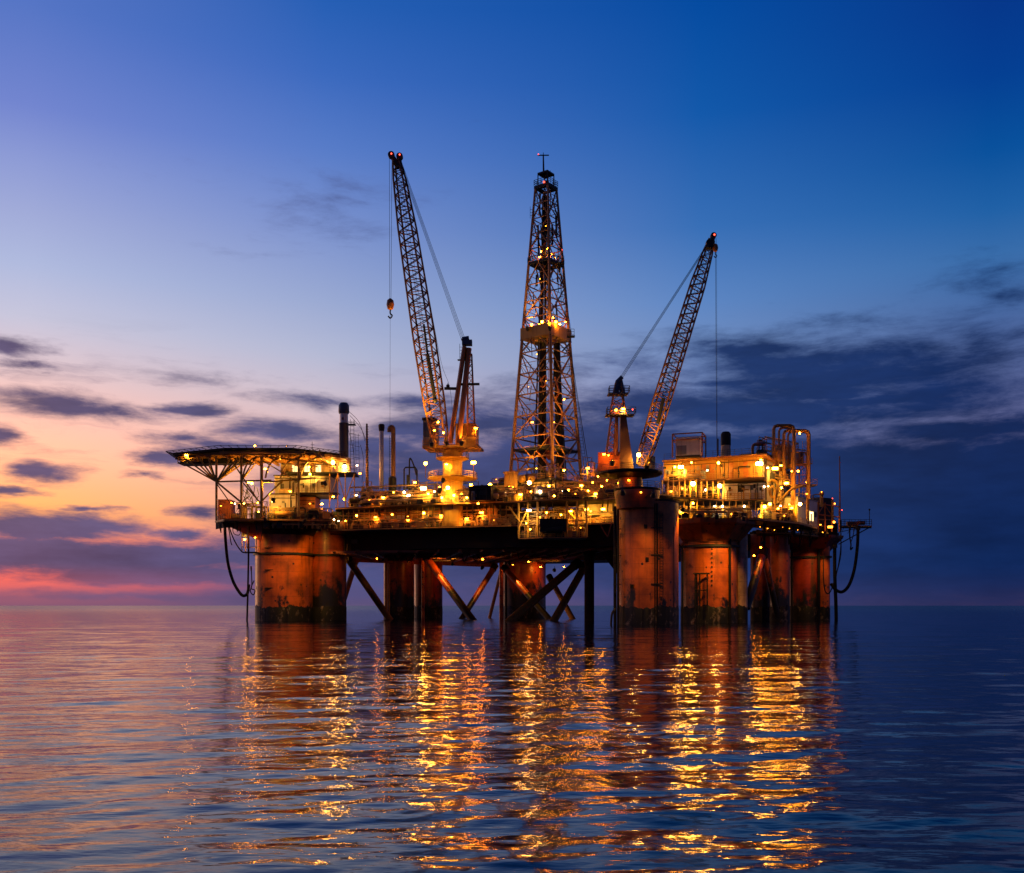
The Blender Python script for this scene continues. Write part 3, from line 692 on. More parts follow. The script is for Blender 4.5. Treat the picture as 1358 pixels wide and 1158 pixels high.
# truss
m = MB(); zd = 27.6
def bm(a, b_, r=.34): m.tube(a, b_, r * .74, 8)
for Zk in (257, 269):
    hub = P(287, 639, Zk)
    for px, r in ((287, .42), (320, .42), (347, .55), (396, .4)): bm(G(px, Zk, zd), G(px, Zk, hz - 1.6), r)
    for px in (243, 263, 276, 306, 316, 322): bm(hub, G(px, Zk, 43.2), .3)
    bm(hub, P(360, 637, Zk), .3); bm(hub, P(322, 668, Zk), .34); bm(P(322, 640, Zk), P(346, 668, Zk), .25)
    bm(P(287, 641, Zk), P(306, 668, Zk), .2); bm(P(300, 600, Zk), P(345, 668, Zk), .26)
    bm(P(320, 638, Zk), G(340, Zk, 43.5), .26); bm(P(347, 605, Zk), P(428, 614, Zk), .36); bm(P(347, 640, Zk), P(420, 634, Zk), .3)
    bm(P(347, 665, Zk), P(372, 640, Zk), .3); bm(P(396, 640, Zk), P(347, 610, Zk), .22)
for px in (287, 320, 347, 396): bm(P(px, 640, 257), P(px, 640, 269), .25); bm(G(px, 257, hz - 1.8), G(px, 269, 33), .2)
T.part('truss', m, M['yellow'])
m = MB()      # bowed brackets
for a, b_, h in ((352, 378, 9), (372, 404, 10), (398, 428, 10), (322, 345, 10)):
    pts = [P(a, 634, 257), P(a + (b_-a)*.12, 622, 257), P(a + (b_-a)*.4, 611, 257), P(b_, 605, 257)]
    m.path(smoothpts(pts), .24, 6)
for px in (365, 388, 415): m.path([P(px + 5*math.cos(w), 605 + 5*math.sin(w), 256.5) for w in [i*math.pi/8 for i in range(17)]], .16, 6)
for k in range(9):
    px = 352 + k*9; m.tube(P(px, 596, 256), P(px + (7 if k % 2 else -3), 606, 256), .15, 5)
m.tube(P(296, 594.5, 254), P(296, 606, 255), .16, 5); m.tube(P(296, 596, 254), P(346, 596, 254), .22, 5)
T.part('bracket', m, M['yellow'])
m = MB(); m.tube(P(414, 598, 262), P(414, 586, 262), .08, 4).tube(P(412, 590, 262), P(417, 590, 262), .06, 4); T.part('wind_mast', m, M['dark'])
for p, r, mt in (((247, 603.5, 261.5), .36, 'amber'), ((338, 591.3, 252), .28, 'amber'), ((263, 608, 264), .12, 'warm'), ((334, 641, 264), .4, 'amber'), ((380, 592, 254), .1, 'dim'), ((355, 626, 262), .18, 'dim'), ((372, 608, 261), .34, 'amber'), ((402, 606, 262), .34, 'amber'), ((427, 608, 263), .34, 'amber'), ((352, 622, 263), .3, 'amber'), ((330, 640, 262), .32, 'amber')):
    T.lamp(P(*p), r, mt, (0, .4, .5))  # the amber lamps underneath are added to light the girders from below

# deck under it
T, fr = deck('truss_deck', 'narrow lit deck behind a dark railing at the foot of the helideck truss', [(286, 268), (298, 262), (350, 261), (440, 264)], 27.5, .7, True, 'black', 6, 'dark', 'deck', back=22)
clutter(T, foot(300, 268, 346, 267, 7), 27.5, 11, 5, 41, ('orange', 'dark', 'pipe'))
clutter(T, foot(350, 264.5, 440, 266, 4), 27.5, 10, 3, 42, ('dark', 'dark', 'grey'))
fp = foot(289, 268, 305, 268, 5); T.part('cabinet', MB().prism(fp, 27.5, 33.3), M['orange'], smooth=False)
m = MB(); rnd = random.Random(9)
for k in range(16):
    px = rnd.uniform(322, 346); a = P(px, rnd.uniform(655, 675), 266); m.tube(a, a + Vector((rnd.uniform(-2, 2), 0, rnd.uniform(1, 3))), .12, 4)
T.part('pipework', m, M['dark'])
for p, r, mt in (((362.5, 664.5, 259.5), .62, 'flood'), ((311.5, 668, 264), .22, 'warm'), ((323.5, 668, 263), .25, 'amber'), ((342, 667, 264), .25, 'amber'), ((293, 671, 266.5), .2, 'dim'), ((307, 667, 265), .2, 'sodium'), ((427, 668.5, 266.5), .3, 'amber'), ((343, 679, 262), .25, 'amber'), ((411, 668, 268), .2, 'dim')):
    T.lamp(P(*p), r, mt, (0, .5, .3))

clutter(T, foot(352, 262, 446, 264, 1.5), 25.0, 14, 2.6, 43, ('dark', 'black', 'hullpaint'))
spot(T, P(362, 662, 257.5), P(345, 606, 262), 33000, 100); spot(T, P(318, 670, 260), P(330, 612, 266), 15000, 100); spot(T, P(430, 640, 258), P(405, 604, 262), 21000, 110)  # added spots that throw more light on the helideck truss
clutter(T, foot(352, 261.5, 440, 263, 2), 27.55, 22, 3.2, 44, ('dark', 'brown', 'black', 'ochre'), 1.3)
# accommodation block left
fp0 = foot(357, 268, 392, 268, 10)
T = Thing('accommodation_block', 'white stepped accommodation block tucked under the helideck at the left', 'building', G(400, 272, 27.5))
def block(T, fp, z0, z1, mt, roof='dark', ro=.35):
    w = T.part('wall', MB().prism(fp, z0, z1), M[mt], smooth=False)
    T.part('roof', MB().prism(grow(fp, ro), z1 + .003, z1 + .28), M[roof], smooth=False)
    return w
z1a, z2a, z3a = zz(657, 270), zz(632, 272), zz(611, 272)
block(T, fp0, 27.51, z1a, 'white')
fpb = foot(394, 271.5, 418, 271.5, 7); block(T, fpb, 27.51, z1a - .3, 'orange')
fp1 = foot(364, 271, 438, 271, 12); block(T, fp1, z1a + .3, z2a, 'white')
fp2 = foot(372, 275, 440, 275, 10); block(T, fp2, z2a + .3, z3a, 'cream')
m = MB().prism(foot(378, 266.5, 472, 267.5, 9), z2a + .3, z2a + .6); T.part('balcony_floor', m, M['dark'], smooth=False)
m = MB().rail([G(378, 266.7, z2a + .6), G(437, 266.9, z2a + .6), G(472, 267.7, z2a + .6)], 1.5, 1.5, .06)
m.rail([G(393, 266.5, z1a + .35), G(438, 266.5, z1a + .35)], 1.5, 1.5, .06); T.part('railing', m, M['tan'])
T.part('balcony_floor', MB().prism(foot(392, 266.3, 448, 266.3, 5), z1a + .31, z1a + .36), M['dark'], smooth=False)
m = MB()
for px in (437, 448, 458, 470):
    m.tube(G(px, 267.4, 31), G(px, 267.4, z2a + .3), .16, 5)
for a, b_ in ((438, 448), (458, 448), (458, 470)):
    m.tube(G(a, 267.4, 33), G(b_, 267.4, z2a), .14, 5)
T.part('stair_frame', m, M['tan'])
for t in (.28, .52, .74):
    f = T.part('window', plate(MB(), fp2, t - .06, t + .06, z2a + 1.2, z3a - .7), M['white'], smooth=False)
    T.part('pane', plate(MB(), fp2, t - .05, t + .05, z2a + 1.4, z3a - .9, .09), M['window'], f, smooth=False)
for t in (.15, .42, .7, .9):
    f = T.part('window', plate(MB(), fp1, t - .02, t + .02, z1a + 2, z1a + 3.3), M['grey'], smooth=False)
dress(T, fp0, 27.5, z1a, 5, 5); dress(T, fp1, z1a + .3, z2a, 6, 8); dress(T, fpb, 27.5, z1a - .3, 7, 4); dress(T, fp2, z2a + .6, z3a, 8, 5)
T.part('door', plate(MB(), fp0, .55, .7, 27.6, 30), M['dark'], smooth=False)
T.part('door', plate(MB(), fp1, .55, .6, z1a + .5, z1a + 2.8), M['grey'], smooth=False)
m = MB().hcyl(P(372, 652, 268.5), P(386, 652, 268.5), .8); T.part('tank', m, M['cream'])
for p, r, mt in (((441.5, 613.5, 266), .62, 'flood'), ((411, 629, 268), .4, 'amber'), ((410, 619, 268.5), .3, 'amber'), ((442, 659, 266), .28, 'amber'), ((472.5, 657, 266), .25, 'warm'), ((473.5, 617.5, 268), .28, 'warm'), ((477.5, 628, 268), .22, 'sodium'), ((385, 652, 266.5), .22, 'amber'), ((457, 662, 268), .5, 'dim'), ((463, 666, 268), .3, 'dim')):
    T.lamp(P(*p), r, mt)

# ------------------------------------------------------------------ stacks on the left
Zs = 273
T = Thing('funnel', 'tall blue-grey funnel with a silver band on a white floodlit base', 'funnel', P(456, 630, Zs))
c = G(456, Zs)
T.part('base', MB().lathe(c, [(2.0, zz(631, Zs)), (2.0, zz(608, Zs)), (1.5, zz(607, Zs))], 24), M['white'])
T.part('stack', MB().lathe(c, [(1.3, zz(607, Zs)), (1.3, zz(562, Zs)), (1.38, zz(561.5, Zs))], 24), M['bluegrey'])
T.part('band', MB().lathe(c, [(1.15, zz(561.4, Zs)), (1.15, zz(549, Zs))], 24), M['silver'])
T.part('cowl', MB().lathe(c, [(1.3, zz(549, Zs)), (1.5, zz(547, Zs)), (1.45, zz(538, Zs)), (1.0, zz(534.5, Zs))], 24), M['bluegrey'])
T.part('badge', MB().box((c.x - .1, c.y - 1.2, zz(558, Zs)), .5, .1, .7), M['rustred'])
T.lamp(P(457, 619, 269.5), .7, 'flood', (0, .7, .2))
T = Thing('ladder_mast', 'thin dark lattice of ladders and wires right of the funnel', 'mast', P(470, 640, 276))
m = MB().ladder(P(467, 632, 276), P(467, 556, 276), (1, 0, 0), 1.0, 1.0, .07)
m.ladder(P(475, 632, 276), P(473, 575, 276), (1, 0, 0), .9, 1.2, .05)
for y in (560, 575, 590, 605, 620): m.tube(P(463, y, 276), P(478, y + 3, 276), .05, 4)
for x0, y0, x1, y1 in ((463, 546, 484, 585), (464, 551, 490, 600), (478, 590, 480, 640), (484, 596, 487, 640), (462, 570, 470, 640)): m.path(smoothpts([P(x0, y0, 276), P((x0+x1)/2 + 3, (y0+y1)/2 - 5, 276), P(x1, y1, 276)], 5), .06, 4)
T.part('lattice', m, M['dark'])
T.part('platform', MB().box(P(466.5, 564, 275), 2.2, 1.8, .2).rail([P(462, 564, 274.2), P(470.5, 564, 274.2)], 1.1, .8, .05), M['dark'])
T = Thing('pole_mast', 'slim dark pole between the funnel and the exhaust stacks', 'pole', P(487, 640, 272))
T.part('pole', MB().tube(P(487, 645, 272), P(486.5, 562, 272), .45, 10, .25), M['tan'])
m = MB()
for k in range(22): m.tube(P(485, 566 + k*3.4, 271.4), P(489, 566 + k*3.4, 271.4), .07, 4)
T.part('rungs', m, M['dark'])
T = Thing('exhaust_stack', 'straight exhaust stack with a dark collared top', 'exhaust stack', P(506, 648, 270), 'exhaust stacks')
c = G(506, 270)
T.part('pipe', MB().lathe(c, [(.62, zz(648, 270)), (.6, zz(572, 270))], 18), M['silver'])
T.part('collar', MB().lathe(c, [(.7, zz(572, 270)), (.85, zz(568, 270)), (.85, zz(564, 270)), (.6, zz(562.5, 270))], 18), M['dark'])
T = Thing('exhaust_stack', 'exhaust stack whose top hooks over to the left', 'exhaust stack', P(521, 652, 268), 'exhaust stacks')
T.part('pipe', MB().path(smoothpts([P(521.5, 652, 268), P(521.5, 600, 268), P(521.5, 575, 268), P(521.3, 569, 268), P(519.5, 566.5, 268), P(517, 568, 268), P(516.5, 573, 268)], 5), .62, 12), M['tan'])
T.part('casing', MB().lathe(G(520.5, 268), [(1.1, 31), (1.1, zz(634, 268)), (.7, zz(632, 268))], 16), M['dark'])
T.part('ladder', MB().ladder(P(518, 645, 267), P(518, 578, 267), (1, 0, 0), .7, .7, .06), M['dark'])
T = Thing('vent_frame', 'small portal frame of dark vent pipes left of the crane', 'vent frame', P(545, 650, 266))
m = MB().path([P(536, 650, 266), P(536, 622, 266), P(538, 620, 266), P(551, 620, 266), P(553, 624, 266), P(553, 650, 266)], .22, 7)
m.path(smoothpts([P(543, 650, 266), P(543, 612, 266), P(545, 609, 266), P(549, 618, 266), P(552, 630, 266)], 5), .2, 6)
m.tube(P(541, 648, 266), P(541, 630, 266), .4, 8)
T.part('pipework', m, M['dark'])

# ------------------------------------------------------------------ cranes
def hook(label, p, s):
    T = Thing('hook_block', label, 'hook block', p, 'crane hook blocks')
    m = MB().lathe(p, [(.12*s, p.z - 1.1*s), (.55*s, p.z - .8*s), (.75*s, p.z), (.6*s, p.z + .8*s), (.2*s, p.z + 1.15*s)], 14)
    T.part('sheave_block', m, M['orange'])
    T.part('hook', MB().path(smoothpts([p + Vector((0, 0, -1.0*s)), p + Vector((0, 0, -1.7*s)), p + Vector((.35*s, 0, -2.1*s)), p + Vector((0, 0, -2.6*s)), p + Vector((-.4*s, 0, -2.2*s))], 5), .14*s, 6), M['dark'])

def sheave_tip(T, tip, s):
    pass

# left crane
Z = 258
T = Thing('pedestal_crane', 'tall left crane with near-vertical lattice boom and glowing yellow house', 'crane', P(600, 668, Z), 'platform cranes')
c = G(600, Z)
k = Z / F
T.part('pedestal', MB().lathe(c, [(2.75, 25), (2.75, zz(637, Z)), (2.6, zz(634, Z)), (2.6, zz(604, Z)), (2.75, zz(601, Z)), (2.75, zz(592, Z))], 32), M['yellow'])
m = MB().lathe(c, [(3.0, zz(598, Z)), (3.4, zz(595, Z)), (3.4, zz(592, Z))], 32); T.part('slew_ring', m, M['orange'])
# walkway rings on the pedestal
for y, r, nm in ((634, 6.6, 'ring_walkway'), (607.5, 4.4, 'ring_walkway')):
    z = zz(y, Z); m = MB().lathe(c, [(2.6, z - .9), (r, z - .3), (r, z), (2.6, z)], 12)
    w = T.part(nm, m, M['yellow'], smooth=False)
    T.part('railing', MB().rail([c + Vector((r*.98*math.cos(a), r*.98*math.sin(a), z)) for a in [R(30*i) for i in range(13)]], 1.3, 1.6, .07), M['yellow'], w)
m = MB().ladder(P(594, 634, Z) + Vector((0, -2.7, 0)), P(594, 596, Z) + Vector((0, -2.7, 0)), (1, 0, 0), .7, .5, .06); T.part('ladder', m, M['tan'])
plat = foot(560, Z - 3, 634, Z - 5, 9); zp = zz(590, Z - 4)
T.part('slew_platform', MB().prism(plat, zp - .6, zp), M['yellow'], smooth=False)
m = MB()
for i in range(7): T.part('bracket', MB().tube(on(plat, i/6, zp - .6, -.5), Vector((c.x + (i-3)*.6, c.y - 1.5, zp - 1.8)), .18, 5), M['tan'])
T.part('railing', MB().rail([on(plat, 0, zp, -.1), on(plat, 1, zp, -.1)], 1.4, 1.5, .07), M['yellow'])
cab = foot(561, Z - 2.5, 576, Z - 3, 5)
w = T.part('operator_cab', MB().prism(cab, zp, zz(560, Z)), M['grey'], smooth=False)
T.part('cab_roof', MB().prism(grow(cab, .35), zz(560, Z) + .003, zz(556.5, Z)), M['dark'], w, smooth=False)
T.part('cab_window', plate(MB(), cab, .1, .9, zp + 2.2, zz(563, Z)), M['bluegrey'], w, smooth=False)
hs = foot(604, Z - 3.5, 631, Z - 4, 6)
T.part('machinery_house', MB().prism(hs, zp, zz(565, Z)), M['yellow'], smooth=False)
m = MB()
for i in range(5): plate(m, hs, .05, .45, zp + .8 + i*.6, zp + 1.1 + i*.6, .1)
T.part('louvre', m, M['orange'], smooth=False)
# boom
a, b_ = P(583, 580, Z - 5), P(526, 212, Z - 6)
d = (b_ - a).normalized(); side = d.cross(Vector((0, 1, 0))).normalized(); dep = d.cross(side)
m = truss(MB(), a, b_, [(0, 1.7, 1.0), (.13, 2.05, 1.3), (.35, 2.15, 1.35), (.75, 1.75, 1.2), (.93, 1.2, .8), (1, .7, .5)], (dep*1.0 + side*.5), side, .25, .125, 46)
T.part('boom', m, M['boom'])
m = MB()
for i, j in ((-1, -1), (1, -1)):
    m.tube(a + side*1.75*i + dep*.9*j, a + side*1.2*i - d*1.8, .5, 8)
T.part('boom_foot', m, M['yellow'])
m = MB().tube(P(567, 470, Z - 7), P(577, 530, Z - 6), .5, 8); m.tube(P(562, 430, Z - 8), P(567, 470, Z - 7), .28, 6); m.ball(P(577, 531, Z - 6), .7, 8, 5)
m.ladder(a.lerp(b_, .1), a.lerp(b_, .95), side, .7, 1.2, .05); T.part('boom_catwalk', m, M['dark'])
m = MB(); tp = P(524, 211, Z - 6)
m.tube(P(529, 222, Z-6), P(519, 206, Z-6), .9, 8, .6); m.tube(P(531, 222, Z-6), P(530, 208, Z-6), .5, 8)
for q in ((519, 206), (530, 208)):
    cc = P(*q, Z-6); m.tube(cc + Vector((0, -.6, 0)), cc + Vector((0, .6, 0)), .85, 14)
h = T.part('boom_head', m, M['dark'])
for q in ((519, 203.8), (530, 205)): T.part('beacon', MB().ball(P(*q, Z-6.8), .2, 8, 5), M['redlamp'])
# A-frame
m = MB(); top = P(619, 456, Z - 4)
for (x0, y0), (x1, y1), r in (((597, 588), (616, 460), .62), ((608, 588), (622, 462), .7)):
    for dz in (-2.2, 2.2): m.tube(P(x0, y0, Z - 4 + dz*1.4), P(x1, y1, Z - 4 + dz*.4), r, 6)
T.part('gantry_leg', m, M['orange'])
m = MB(); truss(m, P(625, 580, Z - 3), P(623, 470, Z - 3), [(0, 1.0, 1.8), (1, .5, .6)], (0, 1, 0), (1, 0, 0), .2, .11, 11); T.part('back_lattice', m, M['orange'])
m = MB().box(P(619.5, 458, Z - 4), 2.6, 2.2, 1.2); m.tube(P(613, 449, Z-4), P(617, 458, Z-4), .4, 6); m.tube(P(619, 448, Z-4), P(622, 457, Z-4), .35, 6); m.tube(P(613, 449.5, Z-4), P(622, 448, Z-4), .5, 8)
m.ladder(P(612, 478, Z-5), P(612, 456, Z-5), (1, 0, 0), .9, .8, .07); m.box(P(612, 478, Z-5), 2, 1.2, .15)
T.part('gantry_head', m, M['bluegrey'])
m = MB().box(P(600, 517, Z - 5), 4.2, .8, .6, R(4)); m.box(P(622, 511, Z - 5), 5.4, .8, .5, R(-4)); m.tube(P(594, 515, Z-5), P(594, 508, Z-5), .12, 4); m.ball(P(594, 512, Z-5), .5, 6, 4)
T.part('spreader_arm', m, M['dark'])
m = MB()
for off in (-1.1, -.35, .35, 1.1): m.tube(P(615, 452, Z - 4) + Vector((off*.5, off, 0)), P(530 + off*1.5, 212, Z - 6) + Vector((0, off*.6, 0)), .065, 4)
T.part('pendant_rope', m, M['dark'])
m = MB()
for x in (516.4, 519.8): m.tube(P(x, 208, Z - 6), P(517.6 + (x - 518)*.5, 398, Z - 6), .06, 4)
m.tube(P(517.5, 412, Z-6), P(517, 640, Z-6), .04, 4); m.path(smoothpts([P(570, 400, Z-8), P(585, 480, Z-6), P(596, 512, Z-5), P(600, 545, Z-5)], 6), .04, 4)
m.tube(P(563.5, 556, Z-3), P(567, 525, Z-5), .04, 4)
T.part('hoist_rope', m, M['dark'])
for p, r, mt in (((564.5, 614.5, Z - 6), .5, 'amber'), ((628, 613.5, Z - 6), .5, 'amber'), ((631, 568, Z - 5), .38, 'sodium'), ((588, 574, Z - 8.6), .3, 'amber'), ((609, 580, Z - 6.2), .3, 'flood'), ((576, 571, Z - 6.5), .22, 'amber'), ((592, 616, Z - 4), .35, 'amber'), ((593, 632, Z - 4.6), .25, 'amber'), ((612, 655, Z - 6), .3, 'sodium'), ((581, 560, Z - 8.2), .3, 'amber')):
    T.lamp(P(*p), r, mt, (0, .5, -.6 if p[1] in (614.5, 613.5) else .3))
m = MB()
for x in (564.5, 628): m.tube(P(x, 634, Z-6), P(x, 611.5, Z-6), .1, 5)
T.part('lamp_post', m, M['tan'])
spot(T, P(572, 588, Z - 10), P(552, 430, Z - 5), 90000, 40); spot(T, P(592, 586, Z - 9), P(572, 520, Z - 7), 9000, 60); spot(T, P(612, 586, Z - 8), P(616, 500, Z - 4), 9000, 60); spot(T, P(588, 636, Z - 9), P(600, 600, Z - 2), 1200, 80)  # added uplights that brighten boom, gantry and pedestal
hook('dark hook block hanging from the taller left crane', P(517.6, 404, Z - 6), 1.35)

# right crane
Z = 221
T = Thing('pedestal_crane', 'shorter right crane whose boom leans out over the lit block', 'crane', P(845, 655, Z), 'platform cranes')
c = G(836, Z); c2 = G(845, Z)
T.part('pedestal', MB().lathe(c, [(2.8, 29.5), (2.8, zz(640, Z)), (2.6, zz(636, Z)), (2.6, zz(632, Z)), (3.4, zz(630, Z)), (3.4, zz(624, Z))], 32), M['orange'])
zr = zz(631, Z)
T.part('slew_platform', MB().lathe(c, [(3.3, zr - .6), (6.8, zr), (7.3, zr + .3), (7.3, zr + .7), (3.0, zr + .7)], 18), M['black'], smooth=False)
T.part('railing', MB().rail([c + Vector((7.2*math.cos(a), 7.2*math.sin(a), zr + .7)) for a in [R(22.5*i) for i in range(17)]], 1.3, 1.5, .06), M['orange'])
T.part('lower_platform', MB().lathe(c2, [(4.8, 30.01), (5.3, 30.2), (5.3, 30.5), (2.7, 30.5)], 20), M['black'], smooth=False)
T.part('railing', MB().rail([c2 + Vector((5.2*math.cos(a), 5.2*math.sin(a), 30.5)) for a in [R(24*i) for i in range(16)]], 1.3, 1.5, .06), M['tan'])
hs = foot(793, Z - 2, 822, Z - 3, 5); zp = zr + .7
T.part('machinery_house', MB().prism(hs, zp, zz(602, Z)), M['orange'], smooth=False)
m = MB()
for i in range(4): plate(m, hs, .5, .9, zp + .7 + i*.6, zp + 1.0 + i*.6, .1)
T.part('louvre', m, M['rustred'], smooth=False)
m = MB(); a = P(850, 622, Z - 2); 
cab = foot(857, Z - 2, 869, Z - 2, 4); w = T.part('operator_cab', MB().prism(cab, zp, zz(607, Z)), M['grey'], smooth=False)
T.part('cab_window', plate(MB(), cab, .1, .9, zp + 1.4, zz(609, Z)), M['bluegrey'], w, smooth=False)
# gantry
m = MB()
n_ = Vector((0, 2.2, 0))
q = [P(822, 624, Z-4), P(841, 624, Z-4), P(830, 548, Z-3), P(823, 548, Z-3)]
m.add(q + [p + n_ for p in q], [(0, 1, 2, 3), (7, 6, 5, 4), (0, 4, 5, 1), (1, 5, 6, 2), (2, 6, 7, 3), (3, 7, 4, 0)])
T.part('gantry_leg', m, M['brown'], smooth=False)
m = MB(); truss(m, P(809, 604, Z-3), P(814, 550, Z-3), [(0, .9, 1.2), (1, .5, .6)], (0, 1, 0), (1, 0, 0), .17, .09, 8)
m.tube(P(818, 604, Z-3), P(818, 548, Z-3), .35, 6)
truss(m, P(819, 550, Z-3), P(820, 508, Z-3), [(0, 1.7, 1.0), (1, .6, .4)], (0, 1, 0), (1, 0, 0), .2, .11, 6)
T.part('back_lattice', m, M['orange'])
for y, x0, x1 in ((552, 803, 840), (524, 806, 832)):
    m = MB().box(P((x0+x1)/2, y, Z - 3), (x1-x0)*Z/F, 3.2, .25); z = zz(y, Z - 3) + .25; q = [(X(x0, Z), Z - 4.5, z), (X(x1, Z), Z - 4.5, z), (X(x1, Z), Z - 1.5, z), (X(x0, Z), Z - 1.5, z), (X(x0, Z), Z - 4.5, z)]
    m.rail(q, 1.5, 1.2, .06); T.part('gantry_platform', m, M['bluegrey'])
m = MB().tube(P(816, 522, Z-3), P(820, 506, Z-3), .7, 8); m.tube(P(826, 522, Z-3), P(822, 504, Z-3), .6, 8); m.tube(P(818, 507, Z-3.6), P(825, 500, Z-3.6), .5, 8)
T.part('gantry_head', m, M['bluegrey'])
a, b_ = P(851, 618, Z - 3), P(944, 318, Z - 3)
d = (b_ - a).normalized(); side = d.cross(Vector((0, 1, 0))).normalized(); dep = d.cross(side)
m = truss(MB(), a, b_, [(0, .9, .9), (.08, 1.3, 1.1), (.25, 1.55, 1.2), (.8, 1.3, 1.0), (.94, .85, .7), (1, .5, .4)], dep + side*.45, side, .19, .10, 46)
T.part('boom', m, M['boom'])
m = MB().tube(P(872, 562, Z-4), P(880, 528, Z-4.5), .42, 8); m.ladder(a.lerp(b_, .1), a.lerp(b_, .95), side, .6, 1.2, .045); T.part('boom_catwalk', m, M['dark'])
m = MB().tube(P(940, 330, Z-8), P(946, 313, Z-8), .75, 8, .5)
for q in ((946, 313), (940, 322)): cc = P(*q, Z-8); m.tube(cc + Vector((0, -.5, 0)), cc + Vector((0, .5, 0)), .65, 12)
T.part('boom_head', m, M['dark'])
T.part('beacon', MB().ball(P(947.5, 311.3, Z-8.5), .2, 8, 5), M['redlamp'])
m = MB()
for off in (-.9, 0, .9): m.tube(P(822, 504, Z-3.4) + Vector((off*.3, off, 0)), P(938 + off, 325, Z - 8) + Vector((0, off*.5, 0)), .055, 4)
T.part('pendant_rope', m, M['dark'])
m = MB()
for x in (948.2, 950.2): m.tube(P(x - .6, 316, Z-8), P(x, 336, Z-8), .05, 4)
m.tube(P(948.8, 336, Z-8), P(950.5, 600, Z-8), .045, 4); m.tube(P(950.2, 336, Z-8), P(951.2, 600, Z-8), .04, 4)
T.part('hoist_rope', m, M['dark'])
for p, r, mt in (((847, 603.5, Z - 6), .55, 'flood'), ((801, 602.5, Z - 3.6), .3, 'sodium'), ((807, 604, Z - 3.6), .2, 'sodium'), ((812, 612, Z - 4), .34, 'amber'), ((817, 544, Z - 5), .3, 'sodium'), ((826.5, 542.5, Z - 5), .34, 'amber'), ((839, 543, Z - 4.5), .2, 'redlamp'), ((834, 637, Z - 3.6), .2, 'sodium'), ((850, 653, Z - 6.2), .3, 'dim')):
    T.lamp(P(*p), r, mt, (0, .4, .35))
spot(T, P(858, 618, Z - 6.5), P(900, 460, Z - 3), 60000, 38); spot(T, P(812, 612, Z - 6.0), P(818, 560, Z - 3), 700, 50)  # added uplights for the leaning boom and its gantry
hook('tiny hook block drawn up at the tip of the right crane', P(948.8, 329, Z - 8), .8)

# ------------------------------------------------------------------ derrick and drill floor
ZD = 275; ku = ZD / F
ex = Vector((.8, -.6, 0)); ey = Vector((.6, .8, 0))
c0 = G(724, ZD)
def sq(h, z): return [c0 + (ex*i + ey*j)*h + Vector((0, 0, z)) for i, j in ((-1, -1), (1, -1), (1, 1), (-1, 1))]
zb, zt = zz(640, ZD), zz(248, ZD)
def hw(z): return (48 - 34 * (z - zb) / (zt - zb)) * ku / 1.4
T = Thing('drilling_derrick', 'tall tapering lattice derrick in the middle with lit platforms', 'derrick', c0 + Vector((0, 0, zb)))
ys = [640, 610, 582, 554, 526, 498, 470, 446, 424, 402, 380, 352, 332, 312, 292, 272, 250]
zs = [zz(y, ZD) for y in ys]
legs4 = [MB() for _ in range(4)]; g = MB(); br = g
for k, (z0, z1) in enumerate(zip(zs, zs[1:])):
    A, B = sq(hw(z0), z0), sq(hw(z1), z1)
    r = .5 - .22 * k / len(zs)
    for i in range(4):
        j = (i + 1) % 4
        legs4[i].tube(A[i], B[i], r, 6)
        g.tube(A[i], A[j], .24 - .1 * k / len(zs), 5)
        mid = B[i].lerp(B[j], .5); 
        if k % 2 == 0: br.tube(A[i], mid, .2, 4); br.tube(A[j], mid, .2, 4)
        else:
            mid = A[i].lerp(A[j], .5); br.tube(mid, B[i], .17, 4); br.tube(mid, B[j], .17, 4)
        qa, qb = A[i].lerp(B[i], .5), A[j].lerp(B[j], .5)
        br.tube(qa, qb, .09, 4)
        br.tube(qa, A[i].lerp(A[j], .25), .08, 4); br.tube(qb, A[i].lerp(A[j], .75), .08, 4)
for lm in legs4: T.part('corner_leg', lm, M['derrick'])
T.part('lattice', g, M['derrick'])
def parapet(y0, y1, hpx, mat, name='platform', rail=0):
    z0, z1 = zz(y0, ZD), zz(y1, ZD); h = hpx * ku / 1.4; o, i = sq(h, z0), sq(h - .25, z0)
    mm = MB()
    for k in range(4):
        j = (k + 1) % 4; mm.prism([o[k].to_2d(), o[j].to_2d(), i[j].to_2d(), i[k].to_2d()], z0, z1)
    oi = sq(h - .26, z0); ii = sq(h * .45, z0)
    for k in range(4):
        j = (k + 1) % 4; mm.prism([oi[k].to_2d(), oi[j].to_2d(), ii[j].to_2d(), ii[k].to_2d()], z0 + .05, z0 + .3)
    p = T.part(name, mm, M[mat], smooth=False)
    if rail:
        q = sq(h, z1); T.part('railing', MB().rail(q + q[:1], rail, 1.2, .07), M['dark'], p)
    return p
parapet(452, 437, 34, 'yellow', 'monkey_board')
parapet(353, 349.5, 24.5, 'dark', 'platform', 1.3)
parapet(252, 248, 16, 'dark', 'crown_platform', 1.6)
parapet(600, 597, 43, 'dark', 'platform')
m = MB(); 
for k in range(5):
    y = 452; 
for hh in sq(34*ku/1.4, zz(452, ZD)): m.tube(hh, c0.lerp(hh, .62) + Vector((0, 0, zz(466, ZD) - c0.lerp(hh, .62).z)), .2, 5)
m.box(P(757, 447, ZD - 3), 2.2, 2, .2); m.rail([P(752, 447, ZD-4), P(761.5, 447, ZD-4)], 2.2, .9, .07)
m.box(P(743.5, 350, ZD - 2), 1.8, 2, .2); m.rail([P(739, 350, ZD-3), P(748, 350, ZD-3)], 2.2, .9, .07)
T.part('bracket', m, M['dark'])
m = MB()
for px, r in ((717, .95), (722, .5), (745, .85), (740, .45)):
    m.tube(P(px, 640, ZD), P(724 + (px-724)*.72, 455, ZD), r, 10, r*.9)
